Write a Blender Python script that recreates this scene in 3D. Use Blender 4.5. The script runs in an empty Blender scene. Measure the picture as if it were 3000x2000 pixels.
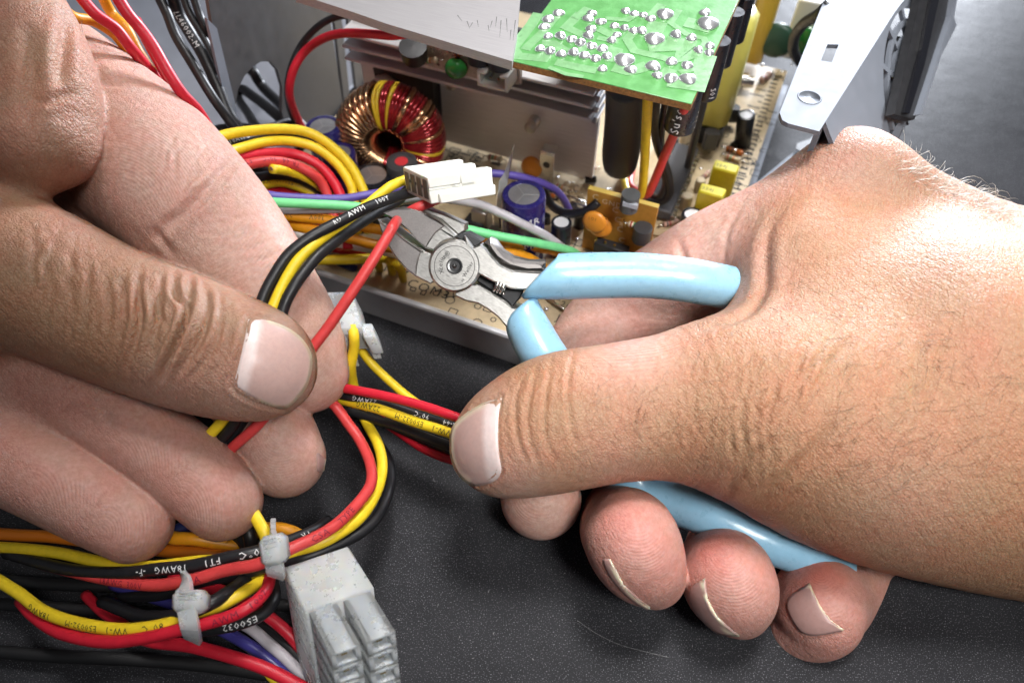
import bpy, math, random
import numpy as np
from mathutils import Vector, Matrix
random.seed(7); rng = np.random.RandomState(7)
sc = bpy.context.scene
MM = 0.001
# ------------------------------------------------------------------ camera
FPX = 2145.0; CAMH = 160.0; PITCH = math.radians(53)
CAM = np.array([0.0, 0.0, CAMH])
FW = np.array([0, math.cos(PITCH), -math.sin(PITCH)])
UP = np.array([0, math.sin(PITCH), math.cos(PITCH)])
RT = np.array([1.0, 0, 0])
cd = bpy.data.cameras.new('camera'); cam = bpy.data.objects.new('camera', cd)
sc.collection.objects.link(cam); sc.camera = cam
cam.location = (0, 0, CAMH*MM); cam.rotation_euler = (math.radians(90)-PITCH, 0, 0)
cd.sensor_width = 36; cd.lens = FPX/3000*36; cd.clip_start = 0.01; cd.clip_end = 50
cd.dof.use_dof = True; cd.dof.focus_distance = 0.155; cd.dof.aperture_fstop = 16
cd.lens = FPX/3000*36
# ------------------------------------------------------------------ light
w = bpy.data.worlds.new('World'); sc.world = w; w.use_nodes = True
bg = w.node_tree.nodes['Background']; bg.inputs[0].default_value = (0.86, 0.9, 1.0, 1); bg.inputs[1].default_value = 0.09
def area(name, loc, target, size, power, col, sy=None, spread=180):
    ld = bpy.data.lights.new(name, 'AREA'); ld.energy = power; ld.color = col; ld.size = size; ld.spread = math.radians(spread)
    if sy: ld.shape = 'RECTANGLE'; ld.size_y = sy
    o = bpy.data.objects.new(name, ld); sc.collection.objects.link(o)
    o.location = Vector(loc); d = Vector(target)-Vector(loc)
    o.rotation_euler = d.to_track_quat('-Z', 'Y').to_euler(); return o
area('window_light', (0.50, 1.00, 0.20), (0.09, 0.14, 0.06), 0.22, 28.0, (0.86, 0.91, 1.0), 0.3)
area('ceiling_light', (0.10, 0.30, 0.66), (0.055, 0.12, 0.03), 0.2, 0.30, (1.0, 0.98, 0.96), None, 34)
area('front_fill', (0.20, -0.12, 0.48), (0.04, 0.12, 0.03), 0.18, .18, (1.0, 0.98, 0.95), None, 34)  # added front fill, cone narrowed so the frame edges fall dark
sc.view_settings.view_transform = 'Standard'; sc.view_settings.look = 'None'
sc.view_settings.exposure = 0; sc.view_settings.gamma = 1
sc.cycles.max_bounces = 8; sc.cycles.caustics_reflective = False; sc.cycles.caustics_refractive = False
sc.cycles.sample_clamp_indirect = 4
# ------------------------------------------------------------------ projection helpers (mm)
def ray(x, y):
    return FW + (np.asarray(x, float)[..., None]-1500)/FPX*RT - (np.asarray(y, float)[..., None]-1000)/FPX*UP
def D(x, y, d):                       # pixel at forward distance d
    return CAM + ray(x, y)*np.asarray(d, float)[..., None]
def P(x, y, z):                       # pixel on the level z above the table
    r = ray(x, y); return CAM + r*((z-CAMH)/r[..., 2])[..., None]
def proj(q):
    v = np.asarray(q)-CAM; f = v@FW
    return 1500+FPX*(v@RT)/f, 1000-FPX*(v@UP)/f, f
YAW = math.radians(-22.85)
EX = np.array([math.cos(YAW), math.sin(YAW), 0]); EY = np.array([-math.sin(YAW), math.cos(YAW), 0]); EZ = np.array([0, 0, 1.0])
ORG = P(650, 690, 8.0); ORG[2] = 0
def S(x, y, z): return ORG + EX*x + EY*y + EZ*z            # power supply frame
def SA(a): a = np.asarray(a, float); return ORG + a[:, :1]*EX + a[:, 1:2]*EY + a[:, 2:3]*EZ
def LZ(x, y, z): q = P(x, y, z)-ORG; return float(q@EX), float(q@EY)
def LY(x, y, yl):
    r = ray(x, y); c = CAM-ORG; t = (yl-c@EY)/(r@EY); q = c+r*t; return float(q@EX), float(q[2])
def LX(x, y, xl):
    r = ray(x, y); c = CAM-ORG; t = (xl-c@EX)/(r@EX); q = c+r*t; return float(q@EY), float(q[2])
# ------------------------------------------------------------------ materials
MATS = {}
def mat(name, col, rough=0.5, metal=0.0, spec=0.5, bump=None, var=None, sss=None, coat=0, trans=0, aniso=None, specks=None, attr=False, ior=None, grain=None):
    if name in MATS: return MATS[name]
    m = bpy.data.materials.new(name); m.use_nodes = True; nt = m.node_tree; N = nt.nodes; Lk = nt.links
    b = N['Principled BSDF']; b.inputs['Base Color'].default_value = (*col, 1)
    b.inputs['Roughness'].default_value = rough; b.inputs['Metallic'].default_value = metal
    b.inputs['Specular IOR Level'].default_value = spec; b.inputs['Coat Weight'].default_value = coat
    b.inputs['Coat Roughness'].default_value = 0.12
    b.inputs['Transmission Weight'].default_value = trans
    if ior: b.inputs['IOR'].default_value = ior
    if sss: 
        b.inputs['Subsurface Weight'].default_value = sss[0]; b.inputs['Subsurface Scale'].default_value = sss[1]*MM
        b.inputs['Subsurface Radius'].default_value = sss[2] if len(sss) > 2 else (1, .8, .6)
    tc = N.new('ShaderNodeTexCoord'); mp = N.new('ShaderNodeMapping'); mp.inputs['Scale'].default_value = (1000, 1000, 1000)
    Lk.new(tc.outputs['Object'], mp.inputs['Vector'])
    if grain:   # direction stretch (sx,sy,sz) and rotation
        mp2 = N.new('ShaderNodeMapping'); mp2.inputs['Scale'].default_value = grain[0]; mp2.inputs['Rotation'].default_value = grain[1]
        r0 = N.new('ShaderNodeMapping'); r0.inputs['Rotation'].default_value = grain[1]
        Lk.new(mp.outputs[0], r0.inputs[0]); mp2.inputs['Rotation'].default_value = (0, 0, 0); Lk.new(r0.outputs[0], mp2.inputs[0]); vec = mp2.outputs[0]
    else: vec = mp.outputs[0]
    colsock = None
    if attr:
        at = N.new('ShaderNodeAttribute'); at.attribute_name = 'tint'; colsock = at.outputs['Color']
    if var:     # (scale, darker factor, lighter factor)
        nz = N.new('ShaderNodeTexNoise'); nz.inputs['Scale'].default_value = var[0]; nz.inputs['Detail'].default_value = 5; nz.inputs['Roughness'].default_value = .65
        Lk.new(vec, nz.inputs['Vector'])
        mr = N.new('ShaderNodeMapRange'); mr.inputs[1].default_value = .3; mr.inputs[2].default_value = .7; mr.inputs[3].default_value = var[1]; mr.inputs[4].default_value = var[2]
        Lk.new(nz.outputs[0], mr.inputs[0])
        mx = N.new('ShaderNodeMix'); mx.data_type = 'RGBA'; mx.blend_type = 'MULTIPLY'; mx.inputs[0].default_value = 1
        if colsock: Lk.new(colsock, mx.inputs[6])
        else: mx.inputs[6].default_value = (*col, 1)
        Lk.new(mr.outputs[0], mx.inputs[7]); colsock = mx.outputs[2]
        rr = N.new('ShaderNodeMapRange'); rr.inputs[1].default_value = .3; rr.inputs[2].default_value = .7
        rr.inputs[3].default_value = max(0, rough-.06); rr.inputs[4].default_value = min(1, rough+.08); Lk.new(nz.outputs[0], rr.inputs[0]); Lk.new(rr.outputs[0], b.inputs['Roughness'])
    if specks:  # (scale, threshold, colour)
        vz = N.new('ShaderNodeTexNoise'); vz.inputs['Scale'].default_value = specks[0]; vz.inputs['Detail'].default_value = 2
        Lk.new(mp.outputs[0], vz.inputs['Vector'])
        cr = N.new('ShaderNodeMapRange'); cr.inputs[1].default_value = specks[1]; cr.inputs[2].default_value = specks[1]+.1; Lk.new(vz.outputs[0], cr.inputs[0])
        mx = N.new('ShaderNodeMix'); mx.data_type = 'RGBA'; Lk.new(cr.outputs[0], mx.inputs[0])
        if colsock: Lk.new(colsock, mx.inputs[6])
        else: mx.inputs[6].default_value = (*col, 1)
        mx.inputs[7].default_value = (*specks[2], 1); colsock = mx.outputs[2]
    if colsock: Lk.new(colsock, b.inputs['Base Color'])
    if bump:    # list of (scale, distance mm)
        prev = None
        for sca, dist in bump:
            nz = N.new('ShaderNodeTexNoise'); nz.inputs['Scale'].default_value = sca; nz.inputs['Detail'].default_value = 4
            Lk.new(vec, nz.inputs['Vector']); bp = N.new('ShaderNodeBump'); bp.inputs['Distance'].default_value = dist*MM; bp.inputs['Strength'].default_value = 1
            Lk.new(nz.outputs[0], bp.inputs['Height'])
            if prev: Lk.new(prev, bp.inputs['Normal'])
            prev = bp.outputs[0]
        Lk.new(prev, b.inputs['Normal'])
    MATS[name] = m; return m
# ------------------------------------------------------------------ object helpers (all vertices in mm, world)
COL = sc.collection
class T:                              # a thing: Empty root at its base
    def __init__(s, name, label, cat, base, group=None, kind=None):
        s.o = bpy.data.objects.new(name, None); s.o.empty_display_size = 0.005; COL.objects.link(s.o)
        s.b = np.asarray(base, float); s.o.location = Vector(s.b*MM)
        if kind: s.o['kind'] = kind
        else: s.o['label'] = label; s.o['category'] = cat
        if group: s.o['group'] = group
def mkmesh(name, v, f, m, base=(0, 0, 0), smooth=False, auto=None):
    me = bpy.data.meshes.new(name); v = (np.asarray(v, float)-np.asarray(base, float))*MM
    me.from_pydata(v.tolist(), [], [tuple(int(i) for i in q) for q in f]); me.validate()
    for mm in (m if isinstance(m, (list, tuple)) else [m]): me.materials.append(mm)
    if smooth: me.polygons.foreach_set('use_smooth', [True]*len(me.polygons))
    if auto is not None: me.set_sharp_from_angle(angle=math.radians(auto))
    me.update(); return me
def part(name, vf, m, th, parent=None, smooth=False, label=None, auto=None, kind=None):
    me = mkmesh(name, vf[0], vf[1], m, th.b, smooth or auto is not None, auto)
    o = bpy.data.objects.new(name, me); COL.objects.link(o); o.parent = parent or th.o
    if label: o['label'] = label
    if kind: o['kind'] = kind
    return o
def solo(name, vf, m, label, cat, group=None, smooth=False, auto=None, kind=None):
    v = np.asarray(vf[0], float); b = np.array([(v[:, 0].min()+v[:, 0].max())/2, (v[:, 1].min()+v[:, 1].max())/2, v[:, 2].min()])
    me = mkmesh(name, v, vf[1], m, b, smooth or auto is not None, auto)
    o = bpy.data.objects.new(name, me); COL.objects.link(o); o.location = Vector(b*MM)
    if kind: o['kind'] = kind
    else: o['label'] = label; o['category'] = cat
    if group: o['group'] = group
    class H: pass
    h = H(); h.o = o; h.b = b; return h
def inst(name, me, th, M, parent=None, label=None):          # shares mesh data; M = 4x4 in mm relative to thing base
    o = bpy.data.objects.new(name, me); COL.objects.link(o); o.parent = parent or th.o
    M = Matrix(M.tolist() if hasattr(M, 'tolist') else M); M.translation = M.translation*MM; o.matrix_local = M
    if label: o['label'] = label
    return o
def merge(*vfs):
    V = []; F = []; n = 0
    for v, f in vfs:
        v = np.asarray(v, float).reshape(-1, 3); V.append(v); F += [tuple(int(i)+n for i in q) for q in f]; n += len(v)
    return np.concatenate(V), F
def catmull(p, n):
    p = np.asarray(p, float)
    if len(p) < 3: 
        t = np.linspace(0, 1, n*(len(p)-1)+1)[:, None]; return p[0]*(1-t)+p[-1]*t
    q = np.vstack([2*p[0]-p[1], p, 2*p[-1]-p[-2]]); out = []
    for i in range(1, len(q)-2):
        for t in np.linspace(0, 1, n, endpoint=False):
            a, b, c, d = q[i-1:i+3]
            out.append(.5*((2*b)+(c-a)*t+(2*a-5*b+4*c-d)*t*t+(3*b-a-3*c+d)*t**3))
    out.append(p[-1]); return np.array(out)
def frames(c):
    t = np.gradient(c, axis=0); t /= np.linalg.norm(t, axis=1)[:, None]+1e-12
    n = np.cross(t[0], [0.13, 0.2, 1.0]); n /= np.linalg.norm(n); Ns = []
    for i in range(len(c)):
        n = n-t[i]*(n@t[i]); n /= np.linalg.norm(n); Ns.append(n)
    Ns = np.array(Ns); return t, Ns, np.cross(t, Ns)
def tube(c, r, k=10, caps=True):
    c = np.asarray(c, float); r = np.broadcast_to(np.asarray(r, float), (len(c),)); t, n, b = frames(c)
    a = np.arange(k)*2*math.pi/k
    v = (c[:, None]+r[:, None, None]*(np.cos(a)[None, :, None]*n[:, None]+np.sin(a)[None, :, None]*b[:, None])).reshape(-1, 3)
    f = [(i*k+j, i*k+(j+1) % k, (i+1)*k+(j+1) % k, (i+1)*k+j) for i in range(len(c)-1) for j in range(k)]
    if caps: f += [tuple(range(k))[::-1], tuple((len(c)-1)*k+j for j in range(k))]
    return v, f
def box(o, ax, ay, az, bev=0):        # origin corner and three edge vectors; small chamfer
    o = np.asarray(o, float); A = [np.asarray(q, float) for q in (ax, ay, az)]
    if bev <= 0:
        v = [o+A[0]*i+A[1]*j+A[2]*k for k in (0, 1) for j in (0, 1) for i in (0, 1)]
        return np.array(v), [(0, 2, 3, 1), (4, 5, 7, 6), (0, 1, 5, 4), (2, 6, 7, 3), (0, 4, 6, 2), (1, 3, 7, 5)]
    Ls = [np.linalg.norm(q) for q in A]; U = [q/l for q, l in zip(A, Ls)]; bev = min(bev, min(Ls)*.45)
    v = []; idx = {}
    for k in (0, 1):
        for j in (0, 1):
            for i in (0, 1):
                cpt = o+A[0]*i+A[1]*j+A[2]*k; sgn = [1 if q == 0 else -1 for q in (i, j, k)]
                for ax_ in range(3):     # point lying on face normal to ax_: moved inward along other two axes
                    q = cpt.copy()
                    for o_ in range(3):
                        if o_ != ax_: q = q+U[o_]*sgn[o_]*bev
                    idx[(i, j, k, ax_)] = len(v); v.append(q)
    f = []
    for ax_ in range(3):
        o1, o2 = [q for q in range(3) if q != ax_]
        for s_ in (0, 1):
            qs = []
            for a_, b_ in ((0, 0), (1, 0), (1, 1), (0, 1)):
                key = [0, 0, 0]; key[ax_] = s_; key[o1] = a_; key[o2] = b_; qs.append(idx[(*key, ax_)])
            f.append(qs)
        for a_ in (0, 1):               # edges along ax_
            for b_ in (0, 1):
                k0 = [0, 0, 0]; k1 = [0, 0, 0]; k0[o1] = k1[o1] = a_; k0[o2] = k1[o2] = b_; k1[ax_] = 1
                f.append([idx[(*k0, o1)], idx[(*k1, o1)], idx[(*k1, o2)], idx[(*k0, o2)]])
    for k in (0, 1):
        for j in (0, 1):
            for i in (0, 1): f.append([idx[(i, j, k, 0)], idx[(i, j, k, 1)], idx[(i, j, k, 2)]])
    v = np.array(v); c = v.mean(0); g = []
    for q in f:
        a = v[q]; n = np.cross(a[1]-a[0], a[2]-a[0]); g.append(tuple(q) if n@(a.mean(0)-c) > 0 else tuple(q[::-1]))
    return v, g
def sbox(x0, x1, y0, y1, z0, z1, bev=0): return box(S(x0, y0, z0), EX*(x1-x0), EY*(y1-y0), EZ*(z1-z0), bev)
def lathe(base, axis, prof, k=28, ref=None):      # prof: list of (r, h); closed by caps when r>0
    axis = np.asarray(axis, float); axis /= np.linalg.norm(axis); a0 = np.cross(axis, ref if ref is not None else [0.3, 0.9, 0.2]); a0 /= np.linalg.norm(a0); b0 = np.cross(axis, a0)
    a = np.arange(k)*2*math.pi/k; v = []; 
    for r, h in prof: v.append(np.asarray(base)+axis*h+r*(np.cos(a)[:, None]*a0+np.sin(a)[:, None]*b0))
    n = len(prof); f = [(i*k+j, i*k+(j+1) % k, (i+1)*k+(j+1) % k, (i+1)*k+j) for i in range(n-1) for j in range(k)]
    if prof[0][0] > 0: f.append(tuple(range(k))[::-1])
    if prof[-1][0] > 0: f.append(tuple((n-1)*k+j for j in range(k)))
    return np.concatenate(v), f
def extrude(pts, e):                   # polygon (3d, planar) pushed by vector e, simple ngon caps
    p = np.asarray(pts, float); n = len(p); v = np.vstack([p, p+np.asarray(e, float)])
    f = [tuple(range(n))[::-1], tuple(range(n, 2*n))]+[(i, (i+1) % n, n+(i+1) % n, n+i) for i in range(n)]
    return v, f
_tc = {}
def text2d(s, res=2, fine=False):
    key = (s, res, fine)
    if key in _tc: return _tc[key]
    cu = bpy.data.curves.new('txt', 'FONT'); cu.body = s; cu.size = 1; cu.resolution_u = res; cu.space_character = 1.15
    o = bpy.data.objects.new('txt', cu); COL.objects.link(o); bpy.context.view_layer.update()
    me = o.to_mesh()
    if fine:
        import bmesh
        bm = bmesh.new(); bm.from_mesh(me); bmesh.ops.triangulate(bm, faces=bm.faces)
        for _ in range(3): bmesh.ops.subdivide_edges(bm, edges=[e for e in bm.edges if e.calc_length() > .14], cuts=1); bmesh.ops.triangulate(bm, faces=[f for f in bm.faces if len(f.verts) > 3])
        bm.to_mesh(me); bm.free()
    v = np.array([q.co[:2] for q in me.vertices]).reshape(-1, 2); f = [tuple(p.vertices) for p in me.polygons]; o.to_mesh_clear()
    bpy.data.objects.remove(o); bpy.data.curves.remove(cu)
    if len(v): v[:, 1] -= .35
    _tc[key] = (v, f); return v, f
def text_plane(s, size, o, u, vv, lift=0.03):
    t, f = text2d(s); u = np.asarray(u, float); u = u/np.linalg.norm(u); vv = np.asarray(vv, float); vv = vv-u*(vv@u); vv /= np.linalg.norm(vv); n = np.cross(u, vv)
    return np.asarray(o)+size*(t[:, :1]*u+t[:, 1:]*vv)+n*lift, f
def text_tube(s, size, c, r, s0, face=(0, -.55, .83), flip=False, up=0.0):
    t, f = text2d(s, 1, True); c = np.asarray(c); seg = np.linalg.norm(np.diff(c, axis=0), axis=1); cs = np.concatenate([[0], np.cumsum(seg)])
    u = t[:, 0]*size; vv = t[:, 1]*size+up
    if flip: u = -u; vv = -vv
    u = u-(u.max()+u.min())/2
    q = np.clip(s0+u, 0, cs[-1]-1e-3); ct = np.stack([np.interp(q, cs, c[:, i]) for i in range(3)], 1)
    q2 = np.clip(q+.5, 0, cs[-1]); q1 = np.clip(q-.5, 0, cs[-1]); ta = np.stack([np.interp(q2, cs, c[:, i])-np.interp(q1, cs, c[:, i]) for i in range(3)], 1)
    ta /= np.linalg.norm(ta, axis=1)[:, None]+1e-9; fc = np.asarray(face, float)
    n = fc-ta*(ta@fc)[:, None]; n /= np.linalg.norm(n, axis=1)[:, None]; b = np.cross(n, ta)
    a = vv/r; rr = r+.05
    return ct+rr*(np.cos(a)[:, None]*n+np.sin(a)[:, None]*b), f
# ------------------------------------------------------------------ palette
steel = mat('brushed_steel', (.50, .49, .47), .34, 1, bump=[(1.0, .02)], var=(1.0, .8, 1.1), grain=((.25, 4, 4), (0, 0, .5)))
dsteel = mat('ground_steel', (.23, .215, .21), .42, .9, bump=[(9, .015)], var=(3, .85, 1.1))
blacksteel = mat('black_oxide', (.022, .022, .024), .5, .3, bump=[(6, .03)])
grip = mat('blue_grip', (.27, .51, .69), .3, 0, .5, bump=[(.45, .09), (2.5, .02)], var=(.35, .93, 1.05), coat=.25, specks=(2.2, .73, (.12, .2, .26)))
alu = mat('brushed_aluminium', (.84, .82, .825), .42, .3, bump=[(1.2, .02)], var=(1.0, .85, 1.1), grain=((.12, 5, 5), (0, 0, .40)))
alu_plate = mat('darkened_aluminium_plate', (.34, .325, .33), .5, .3, bump=[(1.2, .02)], var=(1.0, .82, 1.1), grain=((.12, 5, 5), (0, 0, .40)))  # copy of the aluminium, darkened to offset lamp glare on the top plate
galv = mat('galvanised_sheet', (.20, .22, .26), .58, .15, .3, bump=[(6, .004)], var=(.25, .95, 1.04))
dgrey = mat('case_dark_sheet', (.10, .10, .105), .45, .5, bump=[(4, .01)], var=(.3, .9, 1.1))
whitep = mat('white_nylon', (.82, .82, .76), .38, sss=(.3, 1.0), var=(.4, .97, 1.02))
clearp = mat('translucent_nylon', (.88, .90, .89), .28, trans=.45, ior=1.25, sss=(.6, 3.5), var=(.3, .95, 1.03))
pcbtan = mat('board_tan', (.56, .44, .27), .5, var=(.35, .85, 1.1), specks=(1.3, .68, (.3, .22, .13)))
pcbbrown = mat('board_brown', (.46, .22, .035), .4, var=(.5, .8, 1.1))
pcbgreen = mat('board_green', (.10, .31, .09), .35, var=(.25, .85, 1.15), coat=.3, bump=[(1.2, .03)])
trace = mat('green_trace', (.20, .41, .19), .32, .1, var=(.6, .85, 1.1), coat=.3, bump=[(1.2, .03)])
pcbedge = mat('board_edge_fibre', (.30, .14, .04), .8, bump=[(3, .15)], var=(1.5, .5, 1.3))
solder = mat('solder', (.85, .85, .87), .27, .85)
tin = mat('tinned_metal', (.72, .70, .66), .25, 1)
copper = mat('copper_wire', (.62, .36, .20), .22, 1, var=(.8, .8, 1.1))
redco = mat('red_enamel_wire', (.40, .018, .025), .2, .55, var=(.8, .7, 1.2), coat=.5)
yelco = mat('yellow_sleeve_wire', (.75, .52, .03), .35)
capblue = mat('blue_sleeve', (.022, .018, .13), .25, coat=.3, var=(.4, .8, 1.1))
capblack = mat('black_sleeve', (.012, .013, .018), .3, coat=.2, var=(.5, .8, 1.2))
blackm = mat('black_plastic', (.018, .018, .02), .45, bump=[(3, .01)], var=(.6, .8, 1.3))
tubeblk = mat('shrink_tube', (.022, .022, .028), .5, bump=[(1, .05)], specks=(1.2, .72, (.13, .13, .13)))
silk = mat('black_print', (.01, .01, .012), .6)
whiteink = mat('white_print', (.75, .75, .75), .6)
redink = mat('dark_red_print', (.16, .0, .02), .6)
yfilm = mat('yellow_box_plastic', (.62, .55, .03), .35, var=(.6, .9, 1.05))
ytape = mat('yellow_tape', (.50, .46, .10), .38, bump=[(.25, .3)], coat=.3)
ceram = mat('orange_ceramic', (.72, .27, .03), .35)
greenc = mat('green_enamel', (.02, .17, .03), .2, coat=.6)
glue = mat('hot_glue', (.72, .68, .55), .35, sss=(.4, 2), bump=[(.6, .4)])
rubber = mat('black_rubber', (.01, .01, .012), .4)
cream = mat('resistor_cream', (.66, .55, .38), .4)
bandr = mat('resistor_band', (.35, .03, .02), .4)
WC = dict(yellow=(.78, .56, .02), black=(.011, .011, .013), red=(.56, .012, .03), redl=(.60, .05, .05), green=(.18, .68, .28), purple=(.10, .07, .33),
          grey=(.46, .44, .47), orange=(.74, .30, .01), white=(.72, .70, .68), blue=(.02, .03, .13), dgreen=(.02, .15, .05))
wm = {k: mat('wire_'+k, c, .42, spec=.45, bump=[(.5, .05), (3, .01)], var=(.5, .86, 1.07), specks=(1.6, .70, tuple(min(1, q*.8+.05) for q in c))) for k, c in WC.items()}
# ------------------------------------------------------------------ table
tb = mat('speckled_tabletop', (.027, .027, .030), .42, ior=1.11, bump=[(3.5, .05), (.15, .12)], var=(.06, .8, 1.25), specks=(3.6, .60, (.17, .17, .19)))
n = 2
V, F = [], []
sp = catmull(np.array([P(a, b, .04) for a, b in ((1690, 1815), (1740, 1850), (1810, 1885), (1880, 1905), (1960, 1925))]), 6); dv_ = np.gradient(sp, axis=0); dv_ = np.cross(dv_, EZ); dv_ /= np.linalg.norm(dv_, axis=1)[:, None]; wv = (.045*np.abs(np.sin(np.arange(len(sp))*1.7))+.012)[:, None]
scr_v = np.vstack([sp-dv_*wv, sp+dv_*wv]); n_ = len(sp); scr_f = [(i, i+1, n_+i+1, n_+i) for i in range(n_-1)]
for k in range(90):
    q = P(rng.uniform(1150, 2900), rng.uniform(1100, 1960), .03); l_ = rng.uniform(.05, .22); a_ = rng.rand()*6.28; u_ = np.array([math.cos(a_), math.sin(a_), 0])*l_*rng.uniform(1, 2.5); w_ = np.array([-math.sin(a_), math.cos(a_), 0])*l_; b_ = len(scr_v); scr_v = np.vstack([scr_v, q-u_, q+w_*.6, q+u_+EZ*.1, q-w_*.7]); scr_f.append((b_, b_+1, b_+2, b_+3))
solo('table_dust', (scr_v, scr_f), mat('pale_dust', (.15, .15, .155), .8), '', '', kind='stuff')
V = [(-600, -350, 0), (900, -350, 0), (900, 1300, 0), (-600, 1300, 0), (-600, -350, -25), (900, -350, -25), (900, 1300, -25), (-600, 1300, -25)]
solo('tabletop', (V, [(0, 1, 2, 3), (7, 6, 5, 4), (0, 4, 5, 1), (1, 5, 6, 2), (2, 6, 7, 3), (3, 7, 4, 0)]), tb, '', '', kind='structure')
# ------------------------------------------------------------------ hands: one implicit body each, meshed once
import openvdb
def smin(a, b, k):
    h = np.maximum(k-np.abs(a-b), 0)/k; return np.minimum(a, b)-h*h*k*.25
class Hand:
    """chains: list of dict(p=[(px,py,dist,radius_px)..], c=colour, k=(k at base, k at tip), body=bool). base first, tip last."""
    def __init__(s, chains, body_k=14):
        s.ch = []
        for c in chains:
            a = np.array(c['p'], float); q = D(a[:, 0], a[:, 1], a[:, 2]); r = a[:, 3]*a[:, 2]/FPX
            cr = catmull(np.column_stack([q, r]), 5); s.ch.append(dict(q=cr[:, :3], r=cr[:, 3], k=c.get('k', (10, .4)), body=c.get('body', False), c=np.array(c['c'])))
        s.body_k = body_k; s.creases = []
    def chain(s, c, X):
        d = np.full(len(X), 16, np.float32); t = np.zeros(len(X), np.float32); q, r = c['q'].astype(np.float32), c['r'].astype(np.float32); n = len(q)-1
        lo, hi = X.min(0)-16, X.max(0)+16
        for i in range(n):
            a, b = q[i], q[i+1]; rm = max(r[i], r[i+1])
            if (np.minimum(a, b)-rm > hi).any() or (np.maximum(a, b)+rm < lo).any(): continue
            ab = b-a; l2 = float(ab@ab)+1e-9
            h = np.clip(((X-a)@ab)/l2, 0, 1); e = X-a-h[:, None]*ab; dd = np.sqrt(np.einsum('ij,ij->i', e, e))-(r[i]+(r[i+1]-r[i])*h)
            m = dd < d; d[m] = dd[m]; t[m] = (i+h[m])/n
        return d, t
    def sdf(s, X, color=False):
        X = np.asarray(X, np.float32); body = None; fing = []; ds = []
        for c in s.ch:
            lo = (c['q']-c['r'][:, None]).min(0)-16; hi = (c['q']+c['r'][:, None]).max(0)+16
            m = ((X > lo) & (X < hi)).all(1); d = np.full(len(X), 16, np.float32); t = np.zeros(len(X), np.float32)
            if m.any(): d[m], t[m] = s.chain(c, X[m])
            ds.append(d)
            if c['body']: body = d if body is None else smin(body, d, s.body_k)
            else: fing.append((d, t, c))
        out = body
        for d, t, c in fing:
            tt = np.clip((t-c.get('t0', 0.1))/.5, 0, 1); tt = tt*tt*(3-2*tt); k = c['k'][0]*(1-tt)+c['k'][1]*tt
            out = smin(out, d, k)
        if color:
            ds = np.array(ds); w = np.exp(-(ds-ds.min(0))/2.2); w /= w.sum(0); cc = np.array([c['c'] for c in s.ch])
            return out, w.T@cc
        return out
    def trace(s, px, py, d0=95, dmax=260):
        px = np.atleast_1d(np.asarray(px, float)); py = np.atleast_1d(np.asarray(py, float)); r = ray(px, py); l = np.linalg.norm(r, axis=1)
        t = np.full(len(px), float(d0)); hit = np.zeros(len(px), bool)
        for _ in range(70):
            d = s.sdf(CAM+r*t[:, None]); t = np.where(hit, t, t+d/l*.85); hit |= np.abs(d) < .04
            if (hit | (t > dmax)).all(): break
        return CAM+r*t[:, None], hit & (t < dmax), t
    def grad(s, X, e=.4):
        g = np.stack([s.sdf(X+np.eye(3)[i]*e)-s.sdf(X-np.eye(3)[i]*e) for i in range(3)], 1); return g/(np.linalg.norm(g, axis=1)[:, None]+1e-9)
    def crease(s, pts, width=.5, depth=.35, puff=.35, taper=True):
        p = np.array(pts, float); p = catmull(p, 4); X, h, t = s.trace(p[:, 0], p[:, 1]); 
        if h.sum() < 2: return
        s.creases.append((X[h], width, depth, puff, taper))
    def fan(s, A, B, n, width=.4, depth=.2, puff=.35, jit=5, span=(0, 1)):
        A = catmull(np.array(A, float), 4); B = catmull(np.array(B, float), 4)
        m = 7
        A = np.stack([np.interp(np.linspace(0, 1, m), np.linspace(0, 1, len(A)), A[:, i]) for i in (0, 1)], 1); B = np.stack([np.interp(np.linspace(0, 1, m), np.linspace(0, 1, len(B)), B[:, i]) for i in (0, 1)], 1)
        for i in range(n):
            u = (i+rng.uniform(-.25, .25)+.5)/n; l = A*(1-u)+B*u; a = rng.uniform(0, .35); b = rng.uniform(.65, 1)
            tt = np.linspace(a, b, m); l = np.stack([np.interp(tt, np.linspace(0, 1, m), l[:, k]) for k in (0, 1)], 1)+rng.normal(0, jit, (m, 2))*.5
            s.crease(l, width*rng.uniform(.7, 1.2), depth*rng.uniform(.5, 1.2), puff)
    def mesh(s, lo, hi, vox=.5):
        lo = np.asarray(lo, float); B = 8; nb = np.ceil((np.asarray(hi)-lo)/(vox*B)).astype(int); n = nb*B
        gx = [lo[i]+(np.arange(nb[i])+.5)*B*vox for i in range(3)]; cc = np.stack(np.meshgrid(*gx, indexing='ij'), -1).reshape(-1, 3)
        dc = np.empty(len(cc), np.float32); o_ = np.arange(len(cc)).reshape(nb); 
        for i in range(0, nb[0], 6):
            for j in range(0, nb[1], 6):
                for k in range(0, nb[2], 6):
                    ii = o_[i:i+6, j:j+6, k:k+6].ravel(); dc[ii] = s.sdf(cc[ii])
        half = B*vox*.5*1.74+vox
        grid = np.repeat(np.repeat(np.repeat(np.clip(dc.reshape(nb), -2, 2), B, 0), B, 1), B, 2).astype(np.float32)
        act = np.where(np.abs(dc) < half+1.0)[0]; i3 = np.stack(np.unravel_index(act, nb)); act = act[np.argsort((i3[0]//4)*10000+(i3[1]//4)*100+i3[2]//4, kind='stable')]; off = (np.arange(B)+.5)*vox-B*vox/2; oo = np.stack(np.meshgrid(off, off, off, indexing='ij'), -1).reshape(-1, 3)
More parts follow.
